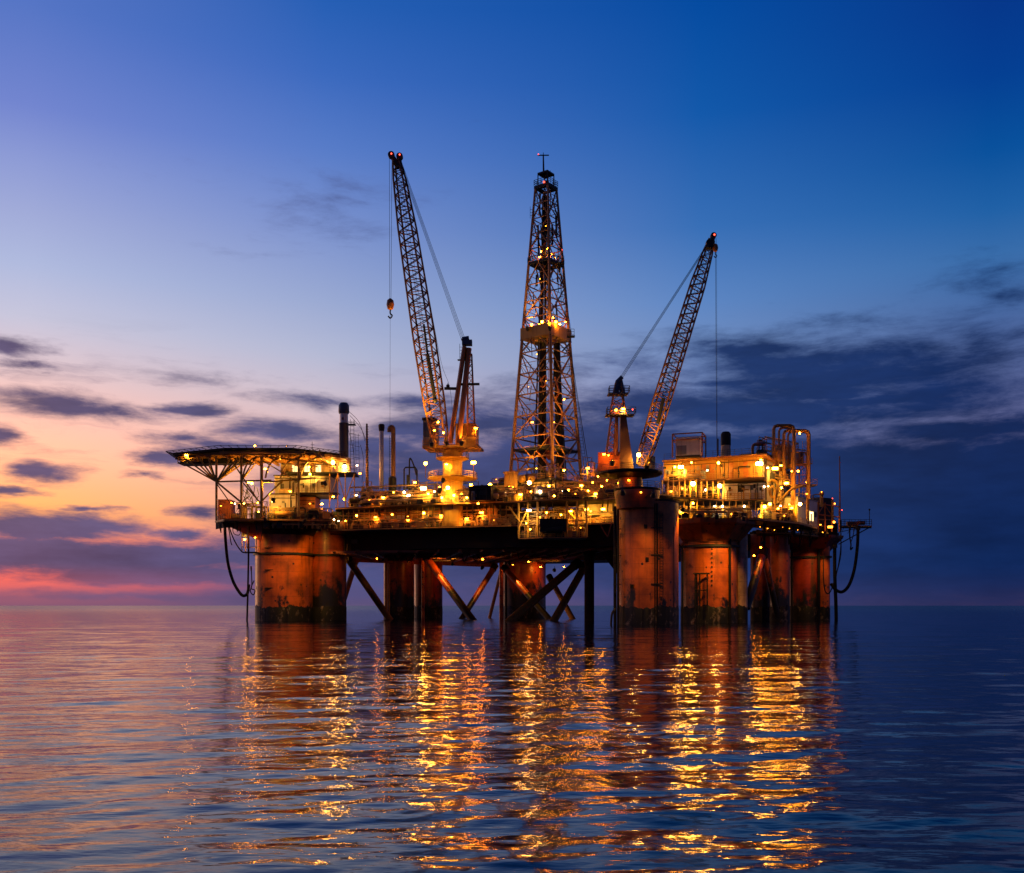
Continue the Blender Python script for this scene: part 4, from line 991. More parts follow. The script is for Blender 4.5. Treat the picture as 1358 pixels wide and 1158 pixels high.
for px in (708, 735, 751): m.tube(P(px, 640, ZD + 1), P(724 + (px-724)*.5, 400, ZD + 1), .22, 6)
for px in (717, 723, 728): m.tube(P(px, 455, ZD), P(724 + (px-724)*.5, 260, ZD), .33, 6)
rnd = random.Random(5)
for k in range(34):
    y = rnd.uniform(260, 636); w = (48 - 34*(640-y)/392) * .75; x = 724 + rnd.uniform(-w, w); l = rnd.uniform(8, 40)
    m.tube(P(x, y, ZD + rnd.uniform(-2, 2)), P(x + rnd.uniform(-3, 3), y - l, ZD + rnd.uniform(-2, 2)), rnd.choice((.1, .15, .3)), 5)
T.part('pipe_stand', m, M['black'])
m = MB()
for k in range(60):
    y = rnd.uniform(270, 630); w = (48 - 34*(640-y)/392) * .7; x = 724 + rnd.uniform(-w, w); dx = rnd.uniform(-9, 9) * (y / 640) ** 2
    m.tube(P(x, y, ZD + rnd.uniform(-4, 3)), P(724 + (x + dx - 724) * .9, y - rnd.uniform(5, 26), ZD + rnd.uniform(-4, 3)), rnd.choice((.09, .12, .18)), 5)
T.part('lattice', m, M['derrick'])
m = MB(); bl = P(729, 610, ZD); m.lathe(bl, [(.5, bl.z), (1.2, bl.z + 1), (1.3, bl.z + 5), (.6, bl.z + 6.5)], 12); m.tube(bl + Vector((0, 0, 6)), P(722, 256, ZD), .1, 4); T.part('travelling_block', m, M['rustred'])
m = MB(); m.ladder(P(779, 640, ZD-1), P(752, 452, ZD-1), (1, 0, 0), .9, .9, .07); m.ladder(P(757, 447, ZD-2), P(741, 352, ZD-2), (1, 0, 0), .8, .9, .06); m.ladder(P(742, 350, ZD-1), P(736, 255, ZD-1), (1, 0, 0), .7, .9, .05)
m.tube(P(784, 640, ZD), P(768, 540, ZD), .12, 4); m.tube(P(768, 540, ZD), P(755, 452, ZD), .1, 4)
m.ladder(P(705, 290, ZD-1), P(705, 274, ZD-1), (1, 0, 0), .8, .7, .07)
T.part('ladder', m, M['dark'])
m = MB(); m.path(smoothpts([P(736, 500, ZD-4), P(741, 520, ZD-4), P(737, 530, ZD-4), P(745, 545, ZD-3), P(744, 560, ZD-3)], 6), .28, 6)
m.path(smoothpts([P(716, 505, ZD-4), P(724, 498, ZD-4), P(722, 512, ZD-4), P(716, 512, ZD-4)], 6), .25, 6)
m.path(smoothpts([P(712, 598, ZD-7), P(722, 610, ZD-7), P(729, 622, ZD-7), P(730, 640, ZD-7)], 6), .3, 6)
m.path(smoothpts([P(682, 600, ZD-3), P(687, 615, ZD-3), P(686, 630, ZD-3), P(682, 640, ZD-3)], 6), .2, 6)
T.part('hose', m, M['orange'])
m = MB(); tz = zz(248, ZD)
q = sq(1.6, tz)
for k in range(4): m.tube(q[k], q[k] + Vector((0, 0, 3.4)), .16, 5); m.tube(q[k] + Vector((0, 0, 3.4)), q[(k+1) % 4] + Vector((0, 0, 3.4)), .2, 5)
m.box(c0 + Vector((0, 0, tz + .2)), 1.6, 1.6, 1.2); m.prism([p.to_2d() for p in sq(1.7, 0)], tz + 3.5, tz + 3.8)
T.part('crown_block', m, M['dark'])
m = MB().tube(P(721, 234, ZD), P(720.5, 206, ZD), .3, 8, .2); m.tube(P(713, 206, ZD), P(728, 206, ZD), .18, 6); m.tube(P(720.5, 206, ZD), P(720.5, 202.5, ZD), .1, 5); m.tube(P(730, 234, ZD), P(730, 226, ZD), .06, 4)
T.part('aerial', m, M['dark'])
T.part('beacon', MB().ball(P(721.5, 241.5, ZD - 2.6), .28, 8, 5), M['redlamp']); T.part('beacon', MB().ball(P(714, 204.8, ZD), .16, 6, 4), M['redlamp'])
for p, r, mt in (((706, 560, ZD - 4), .26, 'sodium'), ((748, 530, ZD - 5), .26, 'sodium'), ((731, 492, ZD - 7), .26, 'amber'), ((712, 470, ZD - 4), .2, 'dim'), ((728, 390, ZD - 5), .26, 'sodium'), ((716, 370, ZD - 3), .2, 'dim'), ((724, 300, ZD - 2), .2, 'dim'), ((719, 427, ZD - 5), .4, 'amber'), ((705, 431, ZD - 3), .34, 'sodium'), ((737, 427, ZD - 6), .4, 'sodium'), ((716, 341, ZD - 3), .34, 'sodium'), ((728, 341, ZD - 4), .36, 'amber'), ((710, 622, ZD - 6), .34, 'amber'), ((748, 624, ZD - 7), .34, 'amber'), ((726, 329.5, ZD - 2), .36, 'sodium'), ((718, 334, ZD), .3, 'sodium'), ((732, 337, ZD - 1), .22, 'sodium'), ((736, 342, ZD), .2, 'sodium'), ((733, 422, ZD - 3), .36, 'amber'), ((728, 426, ZD - 2), .24, 'sodium'), ((742, 430, ZD - 2), .3, 'amber'), ((750, 427, ZD - 2), .22, 'sodium'), ((745.5, 331.5, ZD - 3), .14, 'redlamp'), ((715, 430, ZD), .22, 'sodium'), ((724, 505, ZD - 6.5), .2, 'dim'), ((735, 560, ZD + 1), .2, 'dim'), ((701, 513, ZD - 3), .12, 'dim')):
    T.lamp(P(*p), r, mt, (0, .4, .4))  # some lamps up the height are added to make the lattice glow golden

for a_, b_, e_ in (((690, 638, ZD - 11), (712, 530, ZD - 4), 36000), ((757, 638, ZD - 14), (735, 530, ZD - 4), 36000), ((730, 638, ZD - 14.5), (726, 590, ZD - 8), 6000), ((729, 434, ZD - 7.3), (722, 350, ZD - 2), 16000), ((700, 434, ZD - 3), (716, 350, ZD - 1), 12000), ((722, 347, ZD - 3), (721, 270, ZD), 2500)):
    spot(T, P(*a_), P(*b_), e_, 60)  # added uplights that brighten the derrick steel
T = Thing('drill_floor', 'boxy drill floor with grey panelled sides carrying the derrick', 'drill floor', c0 + Vector((0, 0, 31)))
fl = sq(11.0, 0)
T.part('wall', MB().prism([p.to_2d() for p in sq(10.2, 0)], 33.0, zb - 1.2), M['cream'], smooth=False)
T.part('floor', MB().prism([p.to_2d() for p in fl], zb - 1.2, zb - .6), M['dark'], smooth=False)
q = sq(10.9, zb - .6); T.part('railing', MB().rail(q + q[:1], 1.4, 1.6, .07), M['tan'])
m = MB(); wq = sq(10.25, 0)
for i in (0, 1, 3):
    a, b_ = wq[i], wq[(i+1) % 4]
    for k in range(14): p = a.lerp(b_, k/13); m.box((p.x, p.y, 33.2), .25, .25, zb - 34.6)
    for z in (34, 35.5, 37): m.tube(a + Vector((0, 0, z)), b_ + Vector((0, 0, z)), .07, 4)
T.part('stiffener', m, M['tan'])
wf = [p.to_2d() for p in sq(10.3, 0)]; dress(T, wf, 33, zb - 1.3, 9, 14); dress(T, [wf[3], wf[0]], 33, zb - 1.3, 10, 12)
# pillars
for px, Zk in ((674, 262), (681, 259)):
    T.part('pillar', MB().box(G(px, Zk, 31), 1.5, 1.5, zz(628, Zk) - 31, R(-37)).box(G(px, Zk, zz(628, Zk)), 2.1, 2.1, .4, R(-37)), M['yellow'], smooth=False)
# plant on the floor edge
cf = [sq(10.4, 0)[0].to_2d(), sq(10.4, 0)[1].to_2d()]; 
fpd = [cf[0], cf[1], cf[1] + Vector((.6, .8))*4, cf[0] + Vector((.6, .8))*4]
clutter(T, fpd, zb - .6, 12, 3.4, 51, ('dark', 'tan', 'pipe', 'dark'))
m = MB()
for px in (692, 704): m.lathe(G(px, 262), [(.6, zz(640, 262)), (1.1, zz(637, 262)), (1.1, zz(632, 262)), (.5, zz(630, 262))], 14)
T.part('reel', m, M['yellow'])
for p, r, mt in (((702, 640.5, 257), .62, 'flood'), ((675, 646, 258.5), .3, 'amber'), ((680, 647, 256), .36, 'amber'), ((728, 644.5, 255), .38, 'amber'), ((779.5, 621, 262), .38, 'sodium'), ((664, 651, 257), .3, 'amber')):
    T.lamp(P(*p), r, mt, (0, .8, .2))

T, fr = deck('drill_floor_gallery', 'railed gallery of pale plant below the derrick floor', [(655, 252), (700, 246), (742, 242), (800, 243), (818, 240)], 30.8, .5, True, 'black', 10, 'yellow', 'gallery', back=16)
clutter(T, foot(690, 252, 745, 249, 4), 30.8, 16, 3.6, 61, ('cream', 'yellow', 'pipe', 'cream'))
clutter(T, foot(745, 249, 818, 247, 5), 30.8, 18, 4.4, 62, ('pipe', 'dark', 'tan', 'dark'))
clutter(T, foot(775, 258, 822, 258, 5), 31.2, 14, 8.5, 63, ('orange', 'dark', 'tan'))
clutter(T, foot(770, 262, 830, 262, 6), 31.2, 18, 12, 64, ('tan', 'dark', 'orange'), 1.6)
clutter(T, foot(690, 247.5, 818, 243, 2), 30.9, 26, 2.8, 66, ('dark', 'brown', 'black', 'tan'), 1.5)
clutter(T, foot(740, 256, 826, 254, 5), 31.2, 20, 6.5, 67, ('dark', 'ochre', 'brown'), 1.6)
clutter(T, foot(660, 253, 700, 248, 3), 30.8, 10, 3.4, 65, ('yellow', 'dark', 'pipe'))
m = MB().path(smoothpts([G(711, 247, 31), G(711, 247, 33.3), P(713, 647, 247), P(716, 647, 247), G(718, 247, 33.3), G(718, 247, 31)], 5), .4, 8); T.part('pipe_bend', m, M['white'])
m = MB().path(smoothpts([G(694, 246.5, 31), G(695, 246.5, 34), P(699, 645, 246.5), P(704, 645, 246.5)], 5), .3, 8); T.part('pipe_bend', m, M['yellow'])
for p, r, mt in (((690, 656, 247), .36, 'amber'), ((735, 658, 243.5), .36, 'amber'), ((754, 650, 246), .36, 'sodium'), ((771, 644, 250), .34, 'amber'), ((790, 655, 244), .34, 'amber'), ((808, 655, 243), .3, 'sodium'), ((716, 652, 246), .45, 'warm'), ((704, 652, 247.5), .22, 'amber'), ((780, 651, 245), .28, 'amber'), ((816, 650, 243), .32, 'sodium'), ((746, 652, 246), .26, 'warm'), ((763, 655, 244), .2, 'dim'), ((820, 641, 246), .2, 'sodium'), ((793, 632, 252), .25, 'sodium'), ((805, 637, 250), .25, 'sodium'), ((786, 640, 252), .25, 'sodium'), ((798, 645, 247), .2, 'amber')):
    T.lamp(P(*p), r, mt)  # some lamps here are added to lift the light below the derrick

T, fr = deck('moonpool_platform', 'low hung machinery platform of yellow steel below the drill floor', [(688, 247), (720, 243), (778, 243)], 21.3, .4, True, 'dark', 0, 'yellow', 'platform', back=9)
m = MB()
for px, Zk in ((688, 247), (700, 246), (713, 244), (752, 243), (765, 243), (778, 243)):
    m.tube(G(px, Zk + .6, 21.3), G(px, Zk + .6, 30.2), .28, 5)
for a, b_ in (((688, 700), (700, 675)), ((675, 672), (688, 690)), ((765, 690), (752, 675))): m.tube(P(*a, 246), P(*b_, 246), .2, 5)
m.tube(G(688, 247.4, 25.5), G(778, 243.6, 25.5), .2, 5); m.tube(G(688, 247.4, 27.8), G(778, 243.6, 27.8), .16, 5)
T.part('frame', m, M['yellow'])
clutter(T, foot(690, 249, 776, 246.5, 5), 21.3, 16, 4.5, 71, ('yellow', 'dark', 'cream', 'pipe'))
T.part('winch', MB().box(G(733, 244.5, 22.6), 6.4, 3, 3.2).tube(G(720, 244, 23), G(746, 243, 23), .9, 12), M['black'], smooth=False)
clutter(T, foot(690, 256, 776, 252, 3), 24.9, 14, 4.5, 72, ('dark', 'pipe', 'grey'))
for p, r, mt in (((725, 680, 245), .32, 'amber'), ((757, 678, 244), .36, 'amber'), ((733, 701, 243), .28, 'amber'), ((701.5, 677, 243), .4, 'warm'), ((698, 694, 243.6), .26, 'amber'), ((744, 683, 245), .26, 'amber'), ((716, 686, 248), .3, 'dim'), ((770, 700, 243), .2, 'dim'), ((747, 700, 243.5), .22, 'dim'), ((703, 702, 244), .25, 'amber')):
    T.lamp(P(*p), r, mt)  # some lamps here are added to brighten the low platform
clutter(T, foot(690, 247, 776, 244.5, 2), 21.4, 22, 3.4, 76, ('dark', 'yellow', 'brown', 'black'), 1.5)
clutter(T, foot(688, 250, 776, 248, 3), 25.0, 22, 5.0, 77, ('ochre', 'dark', 'brown', 'tan'), 1.5)
T, fr = deck('lit_bay', 'amber lit bay with dark railing against the near leg', [(770, 246), (818, 242)], 24.9, .5, True, 'black', 0, 'orange', 'walkway', back=7)
fpb = foot(768, 252, 822, 249, 1)
T.part('wall', MB().prism(fpb, 24.95, 30.2), M['cream'], smooth=False)
T.part('door', plate(MB(), fpb, .3, .42, 25, 27.4), M['orange'], smooth=False)
clutter(T, foot(770, 248, 816, 246, 2), 24.9, 8, 3, 73, ('orange', 'pipe', 'dark'))
for p, r, mt in (((778, 675.5, 245), .42, 'amber'), ((800, 675.5, 243), .42, 'amber'), ((783.5, 678, 246), .2, 'sodium')):
    T.lamp(P(*p), r, mt)
m = MB().path(smoothpts([P(797, 697, 241), P(801, 705, 241), P(806, 712, 241)], 5), .14, 6); m.tube(P(806, 712, 241), P(812, 690, 241), .12, 5); T.part('pipework', m, M['rustred'])

# ------------------------------------------------------------------ right block
ZR = 250
T, fr = deck('right_lower_gallery', 'crowded lit gallery with railing on top of the broad leg', [(884, 241), (944, 239), (1002, 238), (1060, 250), (1083, 266)], 25.6, .7, True, 'black', 8, 'yellow', 'gallery', back=22)
fpg = foot(888, 249, 998, 247, 3); zg1 = 29.6
for t0, t1, mt, out in ((0, .12, 'ochre', .3), (.12, .25, 'yellow', -.6), (.25, .4, 'ochre', .4), (.4, .5, 'brown', -.6), (.5, .68, 'cream', .3), (.68, .82, 'yellow', -.5), (.82, .99, 'white', .5)):
    T.part('wall_panel', plate(MB(), fpg, t0, t1, 25.6, zg1, out, .3), M[mt], smooth=False)
m = MB()
for t in (.06, .3, .36, .56, .63, .9): plate(m, fpg, t - .014, t + .014, 25.7, 28, .8, .1)
T.part('door', m, M['grey'], smooth=False)
fpg2 = foot(1008, 247, 1056, 252, 3)
for t0, t1, mt, out in ((0, .3, 'cream', .3), (.3, .6, 'brown', -.4), (.6, 1, 'ochre', .4)):
    T.part('wall_panel', plate(MB(), fpg2, t0, t1, 25.6, zg1 + .3, out, .3), M[mt], smooth=False)
m = MB()
for k in range(20): px = 890 + k*8.6; Zk = 242.5 if px < 1004 else 243 + (px-1004)*.12; m.tube(G(px, Zk, 25.6), G(px, Zk, 30), .13 if k % 2 else .2, 4)
T.part('stanchion', m, M['yellow'])
clutter(T, foot(888, 244, 998, 242.5, 3.5), 25.6, 26, 3.0, 81, ('cream', 'yellow', 'pipe', 'grey', 'dark'))
clutter(T, foot(1008, 244, 1056, 250, 2.5), 25.6, 11, 2.8, 82, ('cream', 'yellow', 'dark', 'pipe'))
for p, r, mt in (((919, 667.5, 240.5), .36, 'amber'), ((948, 671.5, 240.5), .24, 'warm'), ((958, 671.5, 240.5), .34, 'warm'), ((987, 671.5, 240.5), .34, 'warm'), ((1014, 672, 243), .5, 'amber'), ((1021, 668.5, 241), .42, 'amber'), ((1035, 671, 246), .26, 'warm'), ((1032, 674.5, 246), .25, 'amber'), ((1046, 669, 248), .2, 'amber'), ((1050, 674, 249), .3, 'amber'), ((1061, 668.5, 249), .5, 'flood'), ((905, 676, 244), .28, 'amber'), ((935, 680, 243), .28, 'dim'), ((970, 682, 243), .28, 'dim'), ((896, 683, 243), .25, 'dim'), ((1040, 684, 247), .25, 'dim')):
    T.lamp(P(*p), r, mt)

T, fr = deck('right_middle_gallery', 'middle walkway of the lit right block joining the near leg', [(868, 229), (900, 236), (960, 243), (1012, 241)], 30.6, .45, True, 'dark', 6, 'yellow', 'gallery', back=18)
zg2 = zz(640, 248)
fpm = foot(882, 249, 955, 246, 3)
for t0, t1, mt, out in ((0, .2, 'dark', .2), (.2, .38, 'ochre', -.4), (.38, .58, 'dark', .1), (.58, .8, 'cream', -.4), (.8, 1, 'brown', .2)):
    T.part('wall_panel', plate(MB(), fpm, t0, t1, 30.6, zg2 - .5, out, .3), M[mt], smooth=False)
m = MB()
for k in range(12): t = k/11; p = G(878 + 82*t, 240.5 + 2*t, 30.6); m.tube(p, p + Vector((0, 0, zg2 - 30.9)), .2, 5)
T.part('stanchion', m, M['yellow'])
clutter(T, foot(880, 244, 955, 243.5, 3.5), 30.6, 17, 3.6, 83, ('cream', 'dark', 'pipe', 'yellow'))
for p, r, mt in (((919, 641.5, 239), .62, 'flood'), ((954.5, 644.5, 241), .58, 'flood'), ((936, 650, 243), .42, 'warm'), ((930, 655, 244), .2, 'amber'), ((890, 652, 240), .2, 'amber'), ((905, 648, 245), .28, 'amber')):
    T.lamp(P(*p), r, mt)

T = Thing('utility_block', 'tall lit block at the right with an orange upper wall and pale lower wall', 'building', G(960, 255, 30.6))
fpu = foot(905, 254, 1011, 244, 16); zu0, zu1 = zz(640, 248), zz(609, 248)
block(T, foot(958, 245.5, 1014, 243.5, 12), 30.62, zz(640.5, 244), 'white')
T.part('wall', MB().prism(fpu, zu0 + .4, zu1), M['ochre'], smooth=False)
T.part('roof', MB().prism(foot(878, 252, 1016, 241, 20), zu1 + .003, zu1 + .35), M['tan'], smooth=False)
fpl = foot(880, 253, 903, 251.8, 10)
T.part('wall', MB().prism(fpl, zu0 + .4, zu1 - .2), M['ochre'], smooth=False)
fpv = foot(1013, 244.5, 1050, 268, 10); T.part('wall', MB().prism(fpv, 30.62, zu1 - .4), M['grey'], smooth=False)
m = MB().prism(foot(876, 246.5, 1014, 239.5, 6), zu0, zu0 + .35); T.part('balcony_floor', m, M['tan'], smooth=False)
T.part('railing', MB().rail([G(876, 246.7, zu0 + .35), G(945, 243.2, zu0 + .35), G(1014, 239.7, zu0 + .35)], 1.3, 1.7, .06), M['yellow'])
for t in (.28, .38, .62, .8):
    T.part('door', plate(MB(), fpu, t - .03, t + .03, zu0 + .5, zu1 - .9), M['orange'], smooth=False)
for t in (0, .17, .5, .71, 1): T.part('wall_rib', plate(MB(), fpu, max(0, t - .006), min(1, t + .006), zu0 + .4, zu1 - .05, .07, .14), M['yellow'], smooth=False)
m = MB(); fpp = foot(958, 245.5, 1014, 243.5, 12)
plate(m, fpp, .38, .5, 32.6, 34.2); T.part('hatch', m, M['dark'], smooth=False)
m = MB().lathe(on(fpp, .46, 0, .35), [(.7, 33.6), (.75, 33.9), (.2, 34.3)], 12); T.part('vent', m, M['dark'])
m = MB(); a = on(fpp, .15, 30.7, 1.2)
for t in (.12, .5): m.path(smoothpts([on(fpp, t, 30.7, 1.4), on(fpp, t, 32.6, 1.4), on(fpp, t + .04, 33, 1.4), on(fpp, t + .12, 33, 1.4)], 5), .16, 6)
m.rail([on(fpp, .05, 30.7, 1.6), on(fpp, .98, 30.7, 1.6)], 1.4, 1.2, .06); T.part('railing', m, M['tan'])
m = MB().rail([on(foot(878, 252, 1016, 241, 20), 0.02, zu1 + .35), on(foot(878, 252, 1016, 241, 20), .98, zu1 + .35)], 1.5, 1.8, .05); T.part('roof_railing', m, M['dark'])
clutter(T, foot(884, 250, 935, 247, 3), zu0 + .4, 9, 3.4, 91, ('dark', 'cream', 'grey'))
clutter(T, foot(975, 256, 1012, 252, 5), zu1 + .35, 6, 2.2, 92, ('dark', 'grey'))
clutter(T, foot(935, 262, 1012, 256, 5), zu1 + .35, 7, 2.8, 95, ('dark', 'grey'))
for p, r, mt in (((917, 613.5, 246), .34, 'amber'), ((953, 614, 244.5), .45, 'amber'), ((1007, 615, 240), .62, 'flood'), ((1009, 610, 240.5), .25, 'amber'), ((903, 619.5, 247.5), .55, 'flood'), ((895, 619.5, 248), .4, 'amber'), ((938, 624, 245), .22, 'warm'), ((1018, 620.5, 242), .26, 'warm')):
    T.lamp(P(*p), r, mt, (0, 1.0, .3))
m = MB()
for px, Zk in ((919, 239), (954.5, 241)): m.tube(P(px, 641, Zk), P(px, 660, Zk), .12, 5)
m.tube(P(955, 612, 244), P(955, 640, 244), .12, 5); m.tube(P(958, 615, 244), P(958, 640, 244), .1, 5)
T.part('lamp_post', m, M['tan'])

dress(T, fpu, zu0 + .4, zu1, 1, 9); dress(T, fpp, 30.62, zz(640.5, 244), 2, 6); dress(T, fpl, zu0 + .4, zu1, 3, 4); dress(T, fpv, 30.62, zu1, 4, 12)
f = T.part('window', plate(MB(), fpp, .66, .74, 33, 34.2), M['grey'], smooth=False); T.part('pane', plate(MB(), fpp, .675, .725, 33.15, 34.05, .09, .12), M['bluegrey'], f, smooth=False)
clutter(T, foot(884, 240, 1000, 238.6, 1), 25.7, 11, 2.2, 101, ('dark', 'black', 'dark'), 1.0)
clutter(T, foot(884, 241.5, 952, 243, 1), 30.7, 12, 2.8, 102, ('dark', 'black', 'pipe'), 1.2)
clutter(T, foot(1014, 243, 1056, 249, 1.5), 25.7, 10, 3.2, 103, ('dark', 'black', 'pipe'), 1.4)
# roof items
zr_ = zu1 + .35
Zc = 250
T = Thing('header_tank', 'white box tank inside a brown pipe cage on the right roof', 'tank', G(911, Zc, zr_))
fp = foot(896, Zc - 2, 928, Zc - 4, 5); T.part('tank', MB().prism(fp, zr_ + .5, zz(582, Zc)), M['white'], smooth=False)
m = MB(); g2 = grow(fp, .9)
for p in g2: m.tube((p.x, p.y, zr_), (p.x, p.y, zz(578, Zc)), .18, 6)
for zc in (zz(578, Zc), zz(586, Zc)):
    for k in range(4): m.tube((*g2[k], zc), (*g2[(k+1) % 4], zc), .17, 6)
T.part('cage', m, M['orange'])
T.part('skid', MB().prism(fp, zr_ + .01, zr_ + .48), M['dark'], smooth=False)
m = MB(); plate(m, fp, .05, .45, zr_ + .7, zr_ + 3); T.part('hatch', m, M['grey'], smooth=False)
T = Thing('roof_funnel', 'stubby funnel with a black top on the right roof', 'funnel', G(962.5, Zc, zr_))
c = G(962.5, Zc); T.part('stack', MB().lathe(c, [(1.3, zr_), (1.2, zz(591, Zc))], 20), M['cream']); T.part('cowl', MB().lathe(c, [(1.28, zz(591, Zc) + .003), (1.28, zz(576, Zc)), (.9, zz(573, Zc))], 20), M['black'])
T = Thing('roof_pole', 'thin dark pole just left of the stubby roof funnel', 'pole', G(952, 247, zr_)); T.part('pole', MB().tube(G(952, 247, zr_), P(952, 582, 247), .2, 8), M['dark']); T.part('foot_plate', MB().box(G(952, 247, zr_), .8, .8, .15), M['dark'])
T = Thing('mushroom_vent', 'bent vent pipe with a flat hood between funnel and pipe arches', 'vent', G(1000, Zc - 2, zr_))
T.part('pipe', MB().path(smoothpts([G(999, Zc-2, zr_), P(998, 598, Zc-2), P(999, 591, Zc-2), P(1004, 588.5, Zc-2), P(1008, 588, Zc-2)], 5), .38, 8), M['orange'])
c = P(1008, 590, Zc-2); T.part('hood', MB().lathe(c, [(1.5, c.z - .1), (1.4, c.z + .35), (.5, c.z + .8)], 14), M['rustred'])

T = Thing('pipe_arches', 'tall inverted-U pipes rising at the right end of the block', 'pipework', P(1045, 660, 258), )
def arch(x0, x1, yt, yb0, yb1, Zk, r):
    b = 5
    pts = [P(x0, yb0, Zk), P(x0, yt + b, Zk), P(x0 + b*.3, yt + b*.3, Zk), P(x0 + b, yt, Zk), P(x1 - b, yt, Zk), P(x1 - b*.3, yt + b*.3, Zk), P(x1, yt + b, Zk), P(x1, yb1, Zk)]
    return MB().path(pts, r, 8)
for x0, x1, yt, y0, y1, Zk, r in ((1026, 1053, 564.5, 625, 680, 252, .45), (1033, 1054, 567.5, 625, 640, 255, .3), (1039.5, 1073, 571, 630, 662, 254, .42), (1045, 1071, 573, 620, 650, 257, .28), (1049.5, 1070, 600, 690, 690, 255, .2)):
    T.part('pipe_arch', arch(x0, x1, yt, y0, y1, Zk, r), M['tan'])
for y, x0, x1 in ((617, 1048, 1074), (645, 1044, 1081)):
    m = MB().box(P((x0+x1)/2, y, 256), (x1-x0)*256/F, 4, .3); z = zz(y, 256) + .3; m.rail([(X(x0, 256), 254.1, z), (X(x1, 256), 254.1, z)], 1.3, 1.2, .06); T.part('platform', m, M['tan'])
m = MB()
for px in (1050, 1060, 1072): m.tube(G(px, 257, 25.6), P(px, 600, 257), .2, 6)
for y in (600, 612, 630, 655, 667): m.tube(P(1048, y, 257), P(1074, y, 257), .14, 5)
for a, b_ in (((1050, 655), (1072, 630)), ((1050, 630), (1072, 617)), ((1050, 617), (1072, 600))): m.tube(P(*a, 257), P(*b_, 257), .12, 5)
m.ladder(P(1066, 660, 254.5), P(1066, 585, 254.5), (1, 0, 0), .7, .7, .06)
T.part('support_frame', m, M['tan'])
m = MB().lathe(G(1043.5, 259), [(1.5, zz(622, 259)), (1.5, zz(592, 259)), (.9, zz(589, 259))], 18); T.part('vessel', m, M['grey'])
m = MB().lathe(G(1034, 260), [(1.2, zz(622, 260)), (1.2, zz(592, 260)), (.7, zz(590, 260))], 18); T.part('vessel', m, M['dark'])
m = MB().path(smoothpts([P(1020, 640, 246), P(1023, 637, 246), P(1030, 640, 246), P(1031, 650, 246), P(1028, 660, 246), P(1022, 657, 246), P(1021, 650, 246)], 6), .35, 8)
m.path(smoothpts([P(1020, 650, 245), P(1025, 645, 245), P(1028, 652, 245), P(1027, 668, 245)], 6), .3, 8)
m.path(smoothpts([P(1034, 668, 247), P(1043, 655, 247), P(1052, 648, 247), P(1064, 645, 247)], 6), .32, 8)
T.part('pipe_bend', m, M['yellow'])
clutter(T, foot(1016, 249, 1048, 256, 4), 30.6, 12, 4.2, 93, ('yellow', 'pipe', 'dark'))
clutter(T, foot(1020, 249, 1050, 256, 4), zz(640, 250), 9, 4, 94, ('yellow', 'pipe', 'dark'))
clutter(T, foot(1010, 247, 1075, 262, 5), zz(610, 252), 16, 5.5, 99, ('tan', 'dark', 'grey'), 1.5)
clutter(T, foot(1050, 258, 1072, 262, 4), 25.7, 8, 6, 96, ('bluegrey', 'pipe', 'grey'))
for p, r, mt in (((1028, 621.5, 246), .55, 'amber'), ((1035.5, 617.5, 248), .28, 'amber'), ((1058.5, 614+11, 252), .36, 'sodium'), ((1013.5, 645.5, 242), .3, 'warm'), ((1043, 641, 250), .45, 'amber'), ((1036.5, 647, 248), .34, 'amber'), ((1019, 645, 244), .2, 'warm'), ((1050, 625, 253), .2, 'amber'), ((1073.5, 641, 254), .22, 'amber'), ((1070, 640, 255), .2, 'amber'), ((1060.5, 574.5, 253), .3, 'amber'), ((1054, 600, 252), .2, 'warm'), ((1051, 671, 252), .2, 'amber'), ((1070, 655, 254), .22, 'dim')):
    T.lamp(P(*p), r, mt, (0, .5, .3))

T = Thing('grey_cabin', 'pale grey cabin at the right end of the lit gallery', 'cabin', G(1072, 268, 25.6))
fp = foot(1058, 255.5, 1084, 268, 8); T.part('wall', MB().prism(fp, 25.62, zz(663, 262)), M['white'], smooth=False)
T.part('roof', MB().prism(grow(fp, .3), zz(663, 262) + .003, zz(663, 262) + .3), M['grey'], smooth=False)
for t in (.5, .62, .75): T.part('window', plate(MB(), fp, t - .03, t + .03, 27, 29.6), M['window'], smooth=False)
T.part('porthole', MB().tube(on(fp, .9, 29, -.05), on(fp, .9, 29, .12), .8, 16), M['dark'])
m = MB().rail([on(fp, 0, zz(663, 262) + .3), on(fp, 1, zz(663, 262) + .3)], 1.2, 1.5, .05); T.part('roof_railing', m, M['dark'])
T.lamp(P(1076, 680, 256.5), .14, 'warm')
T = Thing('end_tower', 'dark plant tower with small red and amber lamps at the far right end', 'tower', G(1098, 275, 24.6))
m = MB().prism(foot(1084, 272, 1113, 278, 8), 24.3, 24.8); T.part('deck_plate', m, M['black'], smooth=False)
fp = foot(1086, 274, 1104, 277, 5); T.part('casing', MB().prism(fp, 24.81, zz(660, 275)), M['dark'], smooth=False)
m = MB()
for px in (1085, 1094, 1103, 1113): m.tube(G(px, 272.5, 24.8), P(px, 664 + (px-1085)*.3, 272.5), .22, 5)
for y in (668, 682): m.tube(P(1085, y, 272.5), P(1113, y + 4, 272.5), .18, 5)
m.tube(P(1085, 682, 272.5), P(1094, 668, 272.5), .13, 5); m.tube(P(1103, 684, 272.5), P(1094, 670, 272.5), .13, 5)
T.part('frame', m, M['orange'])
m = MB().tube(P(1089.5, 672, 272), P(1089.5, 656, 272), .5, 10); m.ball(P(1089.5, 655, 272), .75, 10, 6); m.tube(P(1104, 690, 272), P(1104, 663, 272), .35, 8); m.path([P(1078, 668, 271), P(1078, 657, 271), P(1080, 656, 271), P(1087, 656, 271)], .16, 6)
T.part('vent_pipe', m, M['tan'])
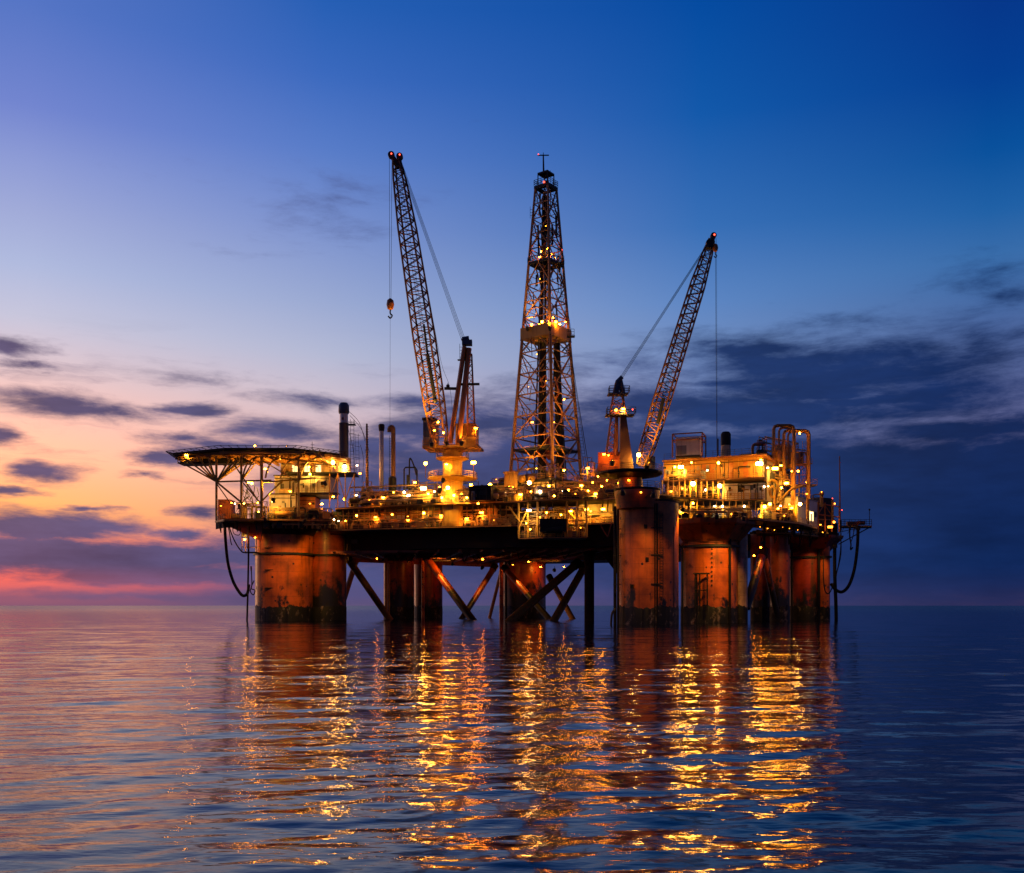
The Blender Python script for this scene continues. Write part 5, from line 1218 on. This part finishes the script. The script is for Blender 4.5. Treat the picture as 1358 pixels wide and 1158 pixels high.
T.part('railing', MB().rail([G(1084, 271.5, 24.8), G(1113, 277.5, 24.8)], 1.3, 1.4, .06), M['dark'])
clutter(T, foot(1084, 272, 1112, 276, 3), 24.8, 9, 5, 97, ('dark', 'rustred', 'dark'))
for p, r, mt in (((1089.5, 652.5, 271), .18, 'dim'), ((1104, 661, 271.5), .2, 'redlamp'), ((1107, 668, 271.5), .25, 'dim'), ((1116.5, 676.5, 272), .2, 'redlamp'), ((1106, 692.5, 271), .42, 'dim'), ((1101, 699, 270.5), .5, 'dim'), ((1088, 696, 270), .22, 'dim'), ((1091, 706, 270), .2, 'dim')):
    T.lamp(P(*p), r, mt, (0, .4, .4))

T, fr = deck('right_under_gallery', 'half-hidden gallery of glinting pipework between red leg and lit gallery', [(1003, 253), (1050, 258), (1085, 268)], 23.4, .4, True, 'black', 5, 'tan', 'gallery', back=10)
clutter(T, foot(1004, 255, 1085, 268, 2), 23.0, 20, 2.0, 98, ('pipe', 'dark', 'dark'))
for i, px in enumerate((1008, 1018, 1027, 1038, 1047, 1058, 1069, 1080)):
    T.lamp(P(px, 699 + (i % 3)*2, 251.5 + (px-1003)*.18), .12, 'dim')

T = Thing('whip_antenna', 'tall thin whip antenna rising at the far right', 'antenna', P(1114, 700, 274)); T.part('rod', MB().tube(P(1114, 700, 274), P(1113.5, 605, 274), .26, 8, .14), M['rustred']); T.part('socket', MB().tube(P(1114, 704, 274), P(1114, 690, 274), .45, 8), M['dark'])
T, fr = deck('hose_boom', 'railed cantilever walkway sticking out at the far right', [(1112, 276), (1156, 276)], zz(697, 276), .5, True, 'black', 0, 'dark', 'walkway', 1.7, 4)
z = zz(697, 276); m = MB()
m.tube(P(1112, 722, 278), P(1156, 698, 278), .16, 5); m.tube(P(1112, 706, 278), P(1150, 698, 278), .1, 5)
for px in (1120, 1130, 1140, 1148): m.tube(P(px, 697, 278), P(px - 6, 716 - (px-1112)*.45, 278), .08, 4)
m.rail([P(1112, 697, 279.5), P(1156, 697, 279.5)], 1.7, 1.7, .07); m.tube(P(1153, 696, 276.5), P(1153, 675, 276.5), .1, 5); m.ball(P(1153, 676, 276.5), .3, 8, 5)
T.part('bracing', m, M['dark'])
m = MB().box(P(1130, 697, 277.5), 3, 1.2, 1.0); m.hcyl(P(1138, 693.5, 277.5), P(1146, 693.5, 277.5), .6); T.part('hose_reel', m, M['rustred'])

# hoses and hanging pipes
def hose(label, pts, Z, r, mat='rubber', name='hose', cat='hose', grp='hoses hanging from the platform'):
    q = [P(x, y, Z) for x, y in pts]; T = Thing(name, label, cat, q[0], grp)
    T.part('pipe', MB().path(smoothpts(q, 8), r, 8), M[mat])
    d = (q[1] - q[0]).normalized(); T.part('coupling', MB().tube(q[0] - d*.2, q[0] + d*1.0, r*1.5, 10), M['dark'])
hose('thick black hose looping low at the far left', [(298, 694), (299, 715), (302, 745), (308, 768), (315, 782), (322, 790), (328, 787), (330, 775)], 268, .42)
hose('thin hose curving to the hanging cage at the left leg', [(303, 695), (307, 708), (313, 721), (320, 731), (324, 733)], 266, .17)
hose('short thin hose end dangling left of the hanging cage', [(301, 694), (304, 705), (306, 718), (307.5, 723)], 266, .14)
hose('small grey hose loop under the left deck edge', [(309, 697), (309, 705), (312, 709), (318, 709), (319, 700)], 267, .11)
hose('knotted thin hose on the left corner leg above the horizon', [(333, 752), (334, 775), (332, 784), (336, 789), (338, 783), (333, 780), (337, 770)], 267, .15)
hose('straight dark pipe dropping into the sea at the far left', [(329.5, 700), (329.5, 740), (328.5, 790), (327.5, 826)], 267, .26, 'rubber', 'hanging_pipe', 'pipe')
hose('thick black hose looping low at the far right', [(1138, 698), (1137, 725), (1133, 755), (1126, 776), (1117, 785), (1108, 782), (1102, 774)], 274, .45)
hose('kinked hose end dangling under the far right walkway', [(1127, 698), (1127, 712), (1128.5, 722), (1128, 729), (1131, 726)], 276, .2)
hose('thin hose end dangling beside the kinked one', [(1133, 700), (1131, 712), (1128, 720)], 276, .12)
hose('thin hose swooping from the red leg to the thick loop', [(1115, 710), (1115, 735), (1110, 758), (1104, 778), (1099, 787), (1094, 783), (1092, 765), (1092, 740)], 273, .16)
hose('straight dark pipe dropping into the sea at the far right', [(1107, 722), (1107, 760), (1108.5, 800), (1109, 826)], 274, .5, 'rubber', 'hanging_pipe', 'pipe')
hose('thin line hanging straight under the far right walkway', [(1114.5, 700), (1114.5, 730), (1109, 765)], 276, .1)

T = Thing('access_cage', 'small lit cage hung on the left corner leg', 'cage', P(330, 732, 268))
fp = foot(321, 267, 340, 267, 3.5)
zc0, zc1 = zz(732, 268), zz(708, 268)
T.part('floor', MB().prism(fp, zc0 - .3, zc0), M['dark'], smooth=False)
m = MB()
for p in fp: m.tube((p.x, p.y, zc0), (p.x, p.y, zc1), .13, 5)
for zc in (zc1, zc0 + 1.3):
    for k in range(4): m.tube((*fp[k], zc), (*fp[(k+1) % 4], zc), .08, 4)
m.tube(P(329, 728, 266.5), P(329, 697, 266.5), .3, 6); T.part('frame', m, M['tan'])
T.part('shade', MB().box(P(325, 712, 270), 2.0, .3, 2.6), M['white'])
T.lamp(P(324.5, 715.5, 266.6), .32, 'amber', (0, .5, .4)); T.lamp(P(338.5, 713, 267), .2, 'sodium', (0, .5, .4))

# unseen downward floodlights, added under the deck edges to light the legs
SP = [(G(866, 205, 27), G(852, 217, 9), 8468), (G(826, 205, 27.5), G(838, 217, 12), 5645), (G(905, 222, 25.5), G(884, 226, 8), 10350), (G(985, 229, 24.2), G(944, 238, 9), 22582), (G(950, 228, 24.6), G(930, 238, 12), 5645),
      (G(1096, 270, 23.4), G(1072, 280, 9), 8468), (G(1052, 250, 22.6), G(1036, 262, 8), 4704), (G(404, 257, 26.2), G(388, 269, 9), 14113), (G(352, 257, 26.5), G(366, 270, 8), 5645), (G(424, 262, 24.5), G(424, 277, 16), 8468)]
WH = ['right half of the near leg', 'left half of the near leg', 'gap between near and broad legs', 'right side of the broad leg', 'middle of the broad leg', 'dark red corner leg',
      'slim leg in shadow', 'middle of the left corner leg', 'left edge of the left corner leg', 'stained half of the left corner leg']
for (p, t, e), where in zip(SP, WH):
    T = Thing('added_leg_floodlight', 'added hooded lamp under the deck, lighting the ' + where, 'floodlight', p, 'added floodlights shining down the legs')
    T.part('arm', MB().tube(p + Vector((0, .4, 1.2)), p + Vector((0, 12, 1.2)), .14, 5), M['dark'])
    spot(T, p, t, e)

# ------------------------------------------------------------------ sky
w = bpy.data.worlds.new('World'); bpy.context.scene.world = w; w.use_nodes = True
nt = w.node_tree; nt.nodes.clear(); L = nt.links.new
out = N(nt, 'ShaderNodeOutputWorld'); bg = N(nt, 'ShaderNodeBackground'); L(bg.outputs[0], out.inputs[0])
tc = N(nt, 'ShaderNodeTexCoord'); sp = N(nt, 'ShaderNodeSeparateXYZ'); L(tc.outputs['Generated'], sp.inputs[0])
def mth(op, a, b=None, c=None, clamp=False):
    n = N(nt, 'ShaderNodeMath', operation=op); n.use_clamp = clamp
    for i, v in enumerate((a, b, c)):
        if v is None: continue
        if isinstance(v, (int, float)): n.inputs[i].default_value = v
        else: L(v, n.inputs[i])
    return n.outputs[0]
az = mth('ARCTAN2', sp.outputs[0], sp.outputs[1])
el0 = mth('ARCSINE', sp.outputs[2]); el = mth('MAXIMUM', el0, 0.0)
def AZ(px): return math.atan((px - 679) / F)
def EL(px, py): return math.atan((HY - py) / (F / math.cos(AZ(px))))
ELMAX = R(90)
def ramp(px, stops):
    n = N(nt, 'ShaderNodeValToRGB'); n.color_ramp.interpolation = 'B_SPLINE' if False else 'EASE'
    n.color_ramp.interpolation = 'LINEAR'
    e = n.color_ramp.elements
    st = sorted([(math.sqrt(EL(px, y) / ELMAX) if isinstance(y, (int, float)) else y[0], c) for y, c in stops])
    st = st[:32]; e[0].position, e[0].color = st[0][0], lin(st[0][1]); e[1].position, e[1].color = st[-1][0], lin(st[-1][1])
    for p, c in st[1:-1]: q = e.new(p); q.color = lin(c)
    L(fac, n.inputs[0]); return n.outputs[0]
fac = mth('SQRT', mth('DIVIDE', el, ELMAX))
ZEN = ((1.0,), (8, 28, 80))
cols = [
 (40,   [(803, (134, 88, 114)), (792, (154, 92, 114)), (783, (206, 102, 108)), (776, (232, 106, 104)), (760, (246, 114, 92)), (735, (252, 128, 88)), (712, (255, 150, 86)), (682, (255, 184, 98)), (650, (255, 190, 122)), (600, (254, 198, 156)), (550, (244, 201, 180)), (480, (226, 200, 206)), (420, (200, 198, 220)), (350, (176, 186, 222)), (280, (160, 170, 216)), (210, (140, 154, 213)), (140, (114, 133, 207)), (0, (84, 116, 196)), ZEN]),
 (430,  [(803, (100, 84, 120)), (788, (92, 80, 122)), (770, (100, 86, 126)), (745, (160, 110, 130)), (680, (226, 156, 140)), (620, (228, 178, 168)), (580, (220, 184, 186)), (520, (203, 190, 205)), (470, (180, 185, 212)), (400, (154, 169, 210)), (300, (122, 145, 205)), (200, (88, 124, 200)), (100, (58, 105, 190)), (0, (36, 94, 180)), ZEN]),
 (930,  [(803, (72, 66, 108)), (760, (72, 76, 132)), (680, (98, 104, 158)), (600, (116, 126, 176)), (520, (118, 138, 188)), (450, (110, 140, 192)), (400, (92, 133, 194)), (300, (54, 110, 182)), (150, (15, 88, 170)), (0, (0, 74, 160)), ZEN]),
 (1310, [(803, (56, 48, 84)), (760, (40, 46, 90)), (680, (70, 78, 128)), (570, (108, 110, 156)), (520, (94, 105, 155)), (430, (74, 102, 158)), (340, (56, 108, 170)), (280, (30, 96, 166)), (200, (4, 80, 156)), (100, (0, 62, 146)), (0, (2, 54, 138)), ZEN]),
]
def mixc(f, a, b, blend='MIX'):
    n = N(nt, 'ShaderNodeMix', data_type='RGBA', blend_type=blend)
    for s, v in ((0, f), (6, a), (7, b)):
        if isinstance(v, (int, float)): n.inputs[s].default_value = v
        elif isinstance(v, tuple): n.inputs[s].default_value = v
        else: L(v, n.inputs[s])
    return n.outputs[2]
def sstep(x, a, b, lo=0.0, hi=1.0):
    n = N(nt, 'ShaderNodeMapRange', interpolation_type='SMOOTHSTEP'); L(x, n.inputs[0])
    for i, v in ((1, a), (2, b), (3, lo), (4, hi)): n.inputs[i].default_value = v
    return n.outputs[0]
def lstep(x, a, b):
    n = N(nt, 'ShaderNodeMapRange'); L(x, n.inputs[0]); n.inputs[1].default_value = a; n.inputs[2].default_value = b; return n.outputs[0]
sky = ramp(*cols[0]); cl = lin((98, 84, 128))
ccols = [(92, 80, 114), (70, 76, 122), (30, 53, 104), (13, 37, 85)]
cl = None
for i in range(1, 4):
    f = lstep(az, AZ(cols[i-1][0]), AZ(cols[i][0]))
    sky = mixc(f, sky, ramp(*cols[i]))
    cl = mixc(f, cl if cl is not None else lin(ccols[0]), lin(ccols[i]))
back = ramp(679, [(803, (90, 74, 96)), (700, (78, 74, 106)), (500, (48, 58, 104)), (200, (24, 44, 98)), ZEN])
azw = mth('MAXIMUM', az, mth('MULTIPLY', az, -.72))
sky = mixc(sstep(azw, R(40), R(100)), sky, back)
# a breath of physical twilight sky under it
ns = N(nt, 'ShaderNodeTexSky', sky_type='NISHITA'); ns.sun_disc = False; ns.sun_elevation = R(.5); ns.sun_rotation = R(-48)
sky = mixc(.004, sky, ns.outputs[0], 'ADD')
# clouds
cv = N(nt, 'ShaderNodeCombineXYZ'); L(az, cv.inputs[0]); L(el, cv.inputs[1])
mp = N(nt, 'ShaderNodeMapping'); mp.inputs['Scale'].default_value = (9, 34, 1); L(cv.outputs[0], mp.inputs[0])
n1 = N(nt, 'ShaderNodeTexNoise'); n1.inputs['Scale'].default_value = 1.0; n1.inputs['Detail'].default_value = 8; n1.inputs['Roughness'].default_value = .66; n1.inputs['Distortion'].default_value = .25
L(mp.outputs[0], n1.inputs[0])
wn = N(nt, 'ShaderNodeTexNoise'); wn.inputs['Scale'].default_value = 1.6; wn.inputs['Detail'].default_value = 5; wn.inputs['Roughness'].default_value = .6; L(mp.outputs[0], wn.inputs[0])
wv = N(nt, 'ShaderNodeVectorMath', operation='MULTIPLY_ADD'); L(wn.outputs['Color'], wv.inputs[0]); wv.inputs[1].default_value = (.085, .022, 0); wv.inputs[2].default_value = (-.0425, -.011, 0)
wa = N(nt, 'ShaderNodeVectorMath', operation='ADD'); L(cv.outputs[0], wa.inputs[0]); L(wv.outputs[0], wa.inputs[1])
CL = [(25, 464, 55, 13, .8), (40, 485, 48, 7, .8), (95, 541, 120, 20, 1), (250, 546, 55, 11, .9), (-10, 577, 50, 15, 1), (68, 627, 56, 15, 1), (-5, 651, 40, 7, .8), (118, 677, 48, 5, .8),
      (70, 700, 130, 22, 1.2), (240, 706, 56, 9, 1), (140, 742, 230, 26, 1.2), (260, 757, 150, 20, 1.1), (30, 727, 120, 12, 1), (160, 789, 190, 6, .7), (360, 790, 130, 14, .8), (212, 608, 45, 12, 1), (195, 632, 34, 5, .6), (265, 600, 60, 12, .9),
      (372, 574, 90, 16, 1), (250, 580, 70, 9, .7), (330, 590, 130, 10, .8), (272, 680, 44, 9, .8), (395, 270, 50, 22, .16), (270, 503, 60, 10, .28), (440, 530, 90, 12, .5), (545, 531, 55, 14, .75),
      (580, 690, 230, 110, 1.9), (720, 660, 210, 125, 2.0), (560, 575, 90, 22, 1.0), (500, 600, 110, 20, 1.0), (1000, 690, 420, 125, 2.3), (1260, 690, 330, 116, 2.3), (430, 740, 130, 50, 1), (880, 600, 160, 50, 1.2),
      (1000, 466, 120, 18, .9), (1055, 490, 130, 17, 1.1), (960, 510, 130, 14, .9), (1110, 522, 110, 14, 1), (1200, 530, 150, 20, 1.05), (850, 543, 90, 18, .9), (1310, 450, 76, 28, .62), (1290, 372, 78, 20, .42), (1345, 394, 42, 15, .42), (1150, 466, 50, 9, .5), (1240, 505, 80, 10, .5), (1330, 600, 120, 40, 1.2)]
CL += [(90, 738, 330, 26, 1.9), (250, 762, 240, 15, 1.7), (420, 735, 150, 50, 1.3), (90, 696, 120, 18, 1.3), (1060, 480, 190, 30, .9), (1140, 535, 220, 18, 1.0), (1000, 548, 260, 34, 1.1), (1260, 574, 220, 26, 1.0), (640, 560, 130, 26, .9), (1080, 505, 320, 66, .85), (890, 545, 190, 44, 1.05), (1240, 528, 200, 42, .85)]
CL += [(-260, 720, 220, 40, 1.1), (-300, 600, 160, 18, 1), (-450, 500, 200, 20, .8), (1650, 620, 300, 90, 1.4), (1700, 430, 200, 24, .8)]
tot = None
for px, py, wx, wy, d in CL:
    if d >= .5: d += .38; wx *= 1.12; wy *= 1.15
    a0, e0 = AZ(px), EL(px, py); ca = math.cos(a0)
    sx = F / wx / ca**2 * ca * ca / 1.0 if False else 1 / max(1e-4, abs(AZ(px + wx) - AZ(px - wx)) / 2)
    sy = 1 / max(1e-4, abs(EL(px, py - wy) - EL(px, py + wy)) / 2)
    v = N(nt, 'ShaderNodeVectorMath', operation='MULTIPLY_ADD'); L(wa.outputs[0], v.inputs[0]); v.inputs[1].default_value = (sx, sy, 0); v.inputs[2].default_value = (-a0*sx, -e0*sy, 0)
    dt = N(nt, 'ShaderNodeVectorMath', operation='LENGTH'); L(v.outputs[0], dt.inputs[0])
    q = mth('MULTIPLY_ADD', dt.outputs['Value'], -d * .9, d * 1.0)
    tot = q if tot is None else mth('MAXIMUM', tot, q)
tot = mth('MAXIMUM', tot, -.6)
nz = mth('MULTIPLY_ADD', n1.outputs[0], 2.6, -1.25)
dn = mth('ADD', tot, nz)
alpha = sstep(dn, -.18, 1.12, 0, .97)
m3 = N(nt, 'ShaderNodeMapping'); m3.inputs['Scale'].default_value = (5, 46, 1); m3.inputs['Rotation'].default_value = (0, 0, R(-3)); L(wa.outputs[0], m3.inputs[0])
n3 = N(nt, 'ShaderNodeTexNoise'); n3.inputs['Scale'].default_value = 1.0; n3.inputs['Detail'].default_value = 9; n3.inputs['Roughness'].default_value = .62; L(m3.outputs[0], n3.inputs[0])
wisp = mth('MULTIPLY', sstep(n3.outputs[0], .50, .74, 0, .5), mth('MULTIPLY', sstep(el, R(3), R(7)), sstep(el, R(11), R(16), 1, 0)))
alpha = mth('MAXIMUM', alpha, wisp)
n2 = N(nt, 'ShaderNodeTexNoise'); n2.inputs['Scale'].default_value = .7; n2.inputs['Detail'].default_value = 8; n2.inputs['Roughness'].default_value = .6; L(mp.outputs[0], n2.inputs[0])
tone = N(nt, 'ShaderNodeMapRange'); L(n2.outputs[0], tone.inputs[0]); tone.inputs[1].default_value = .3; tone.inputs[2].default_value = .7; tone.inputs[3].default_value = .72; tone.inputs[4].default_value = 1.38
cl2 = mixc(1.0, cl, tone.outputs[0], 'MULTIPLY')
# glow of the horizon seeps through the thick bank
lowf = sstep(el, R(0), R(2.4), .45, 0)
cl3 = mixc(lowf, cl2, sky)
rgb = mixc(alpha, sky, cl3)
L(rgb, bg.inputs[0]); bg.inputs[1].default_value = 1.0

sun = bpy.data.lights.new('sun', 'SUN'); sun.energy = .25; sun.angle = R(12); sun.color = (1, .55, .32)
so = bpy.data.objects.new('sun', sun); C.objects.link(so)
sd = Vector((math.sin(R(-48)) * math.cos(R(3)), math.cos(R(-48)) * math.cos(R(3)), math.sin(R(3))))
so.rotation_euler = (-sd).to_track_quat('-Z', 'Y').to_euler(); so.location = (-50, 50, 60)

# ------------------------------------------------------------------ camera
cam = bpy.data.cameras.new('camera'); co = bpy.data.objects.new('camera', cam); C.objects.link(co)
cam.sensor_width = 36; cam.lens = 36 * F / 1358; cam.shift_y = (HY - 579) / 1358; cam.clip_start = .5; cam.clip_end = 60000
co.location = (0, 0, H); co.rotation_euler = (R(90), 0, 0)
sc = bpy.context.scene; sc.camera = co
sc.view_settings.view_transform = 'Standard'; sc.view_settings.look = 'None'; sc.view_settings.exposure = 0; sc.view_settings.gamma = 1
sc.render.engine = 'CYCLES'
sc.cycles.use_denoising = True; sc.cycles.max_bounces = 5; sc.cycles.diffuse_bounces = 2; sc.cycles.glossy_bounces = 3; sc.cycles.sample_clamp_indirect = 6; sc.cycles.use_light_tree = True
sc.cycles.caustics_reflective = False; sc.cycles.caustics_refractive = False
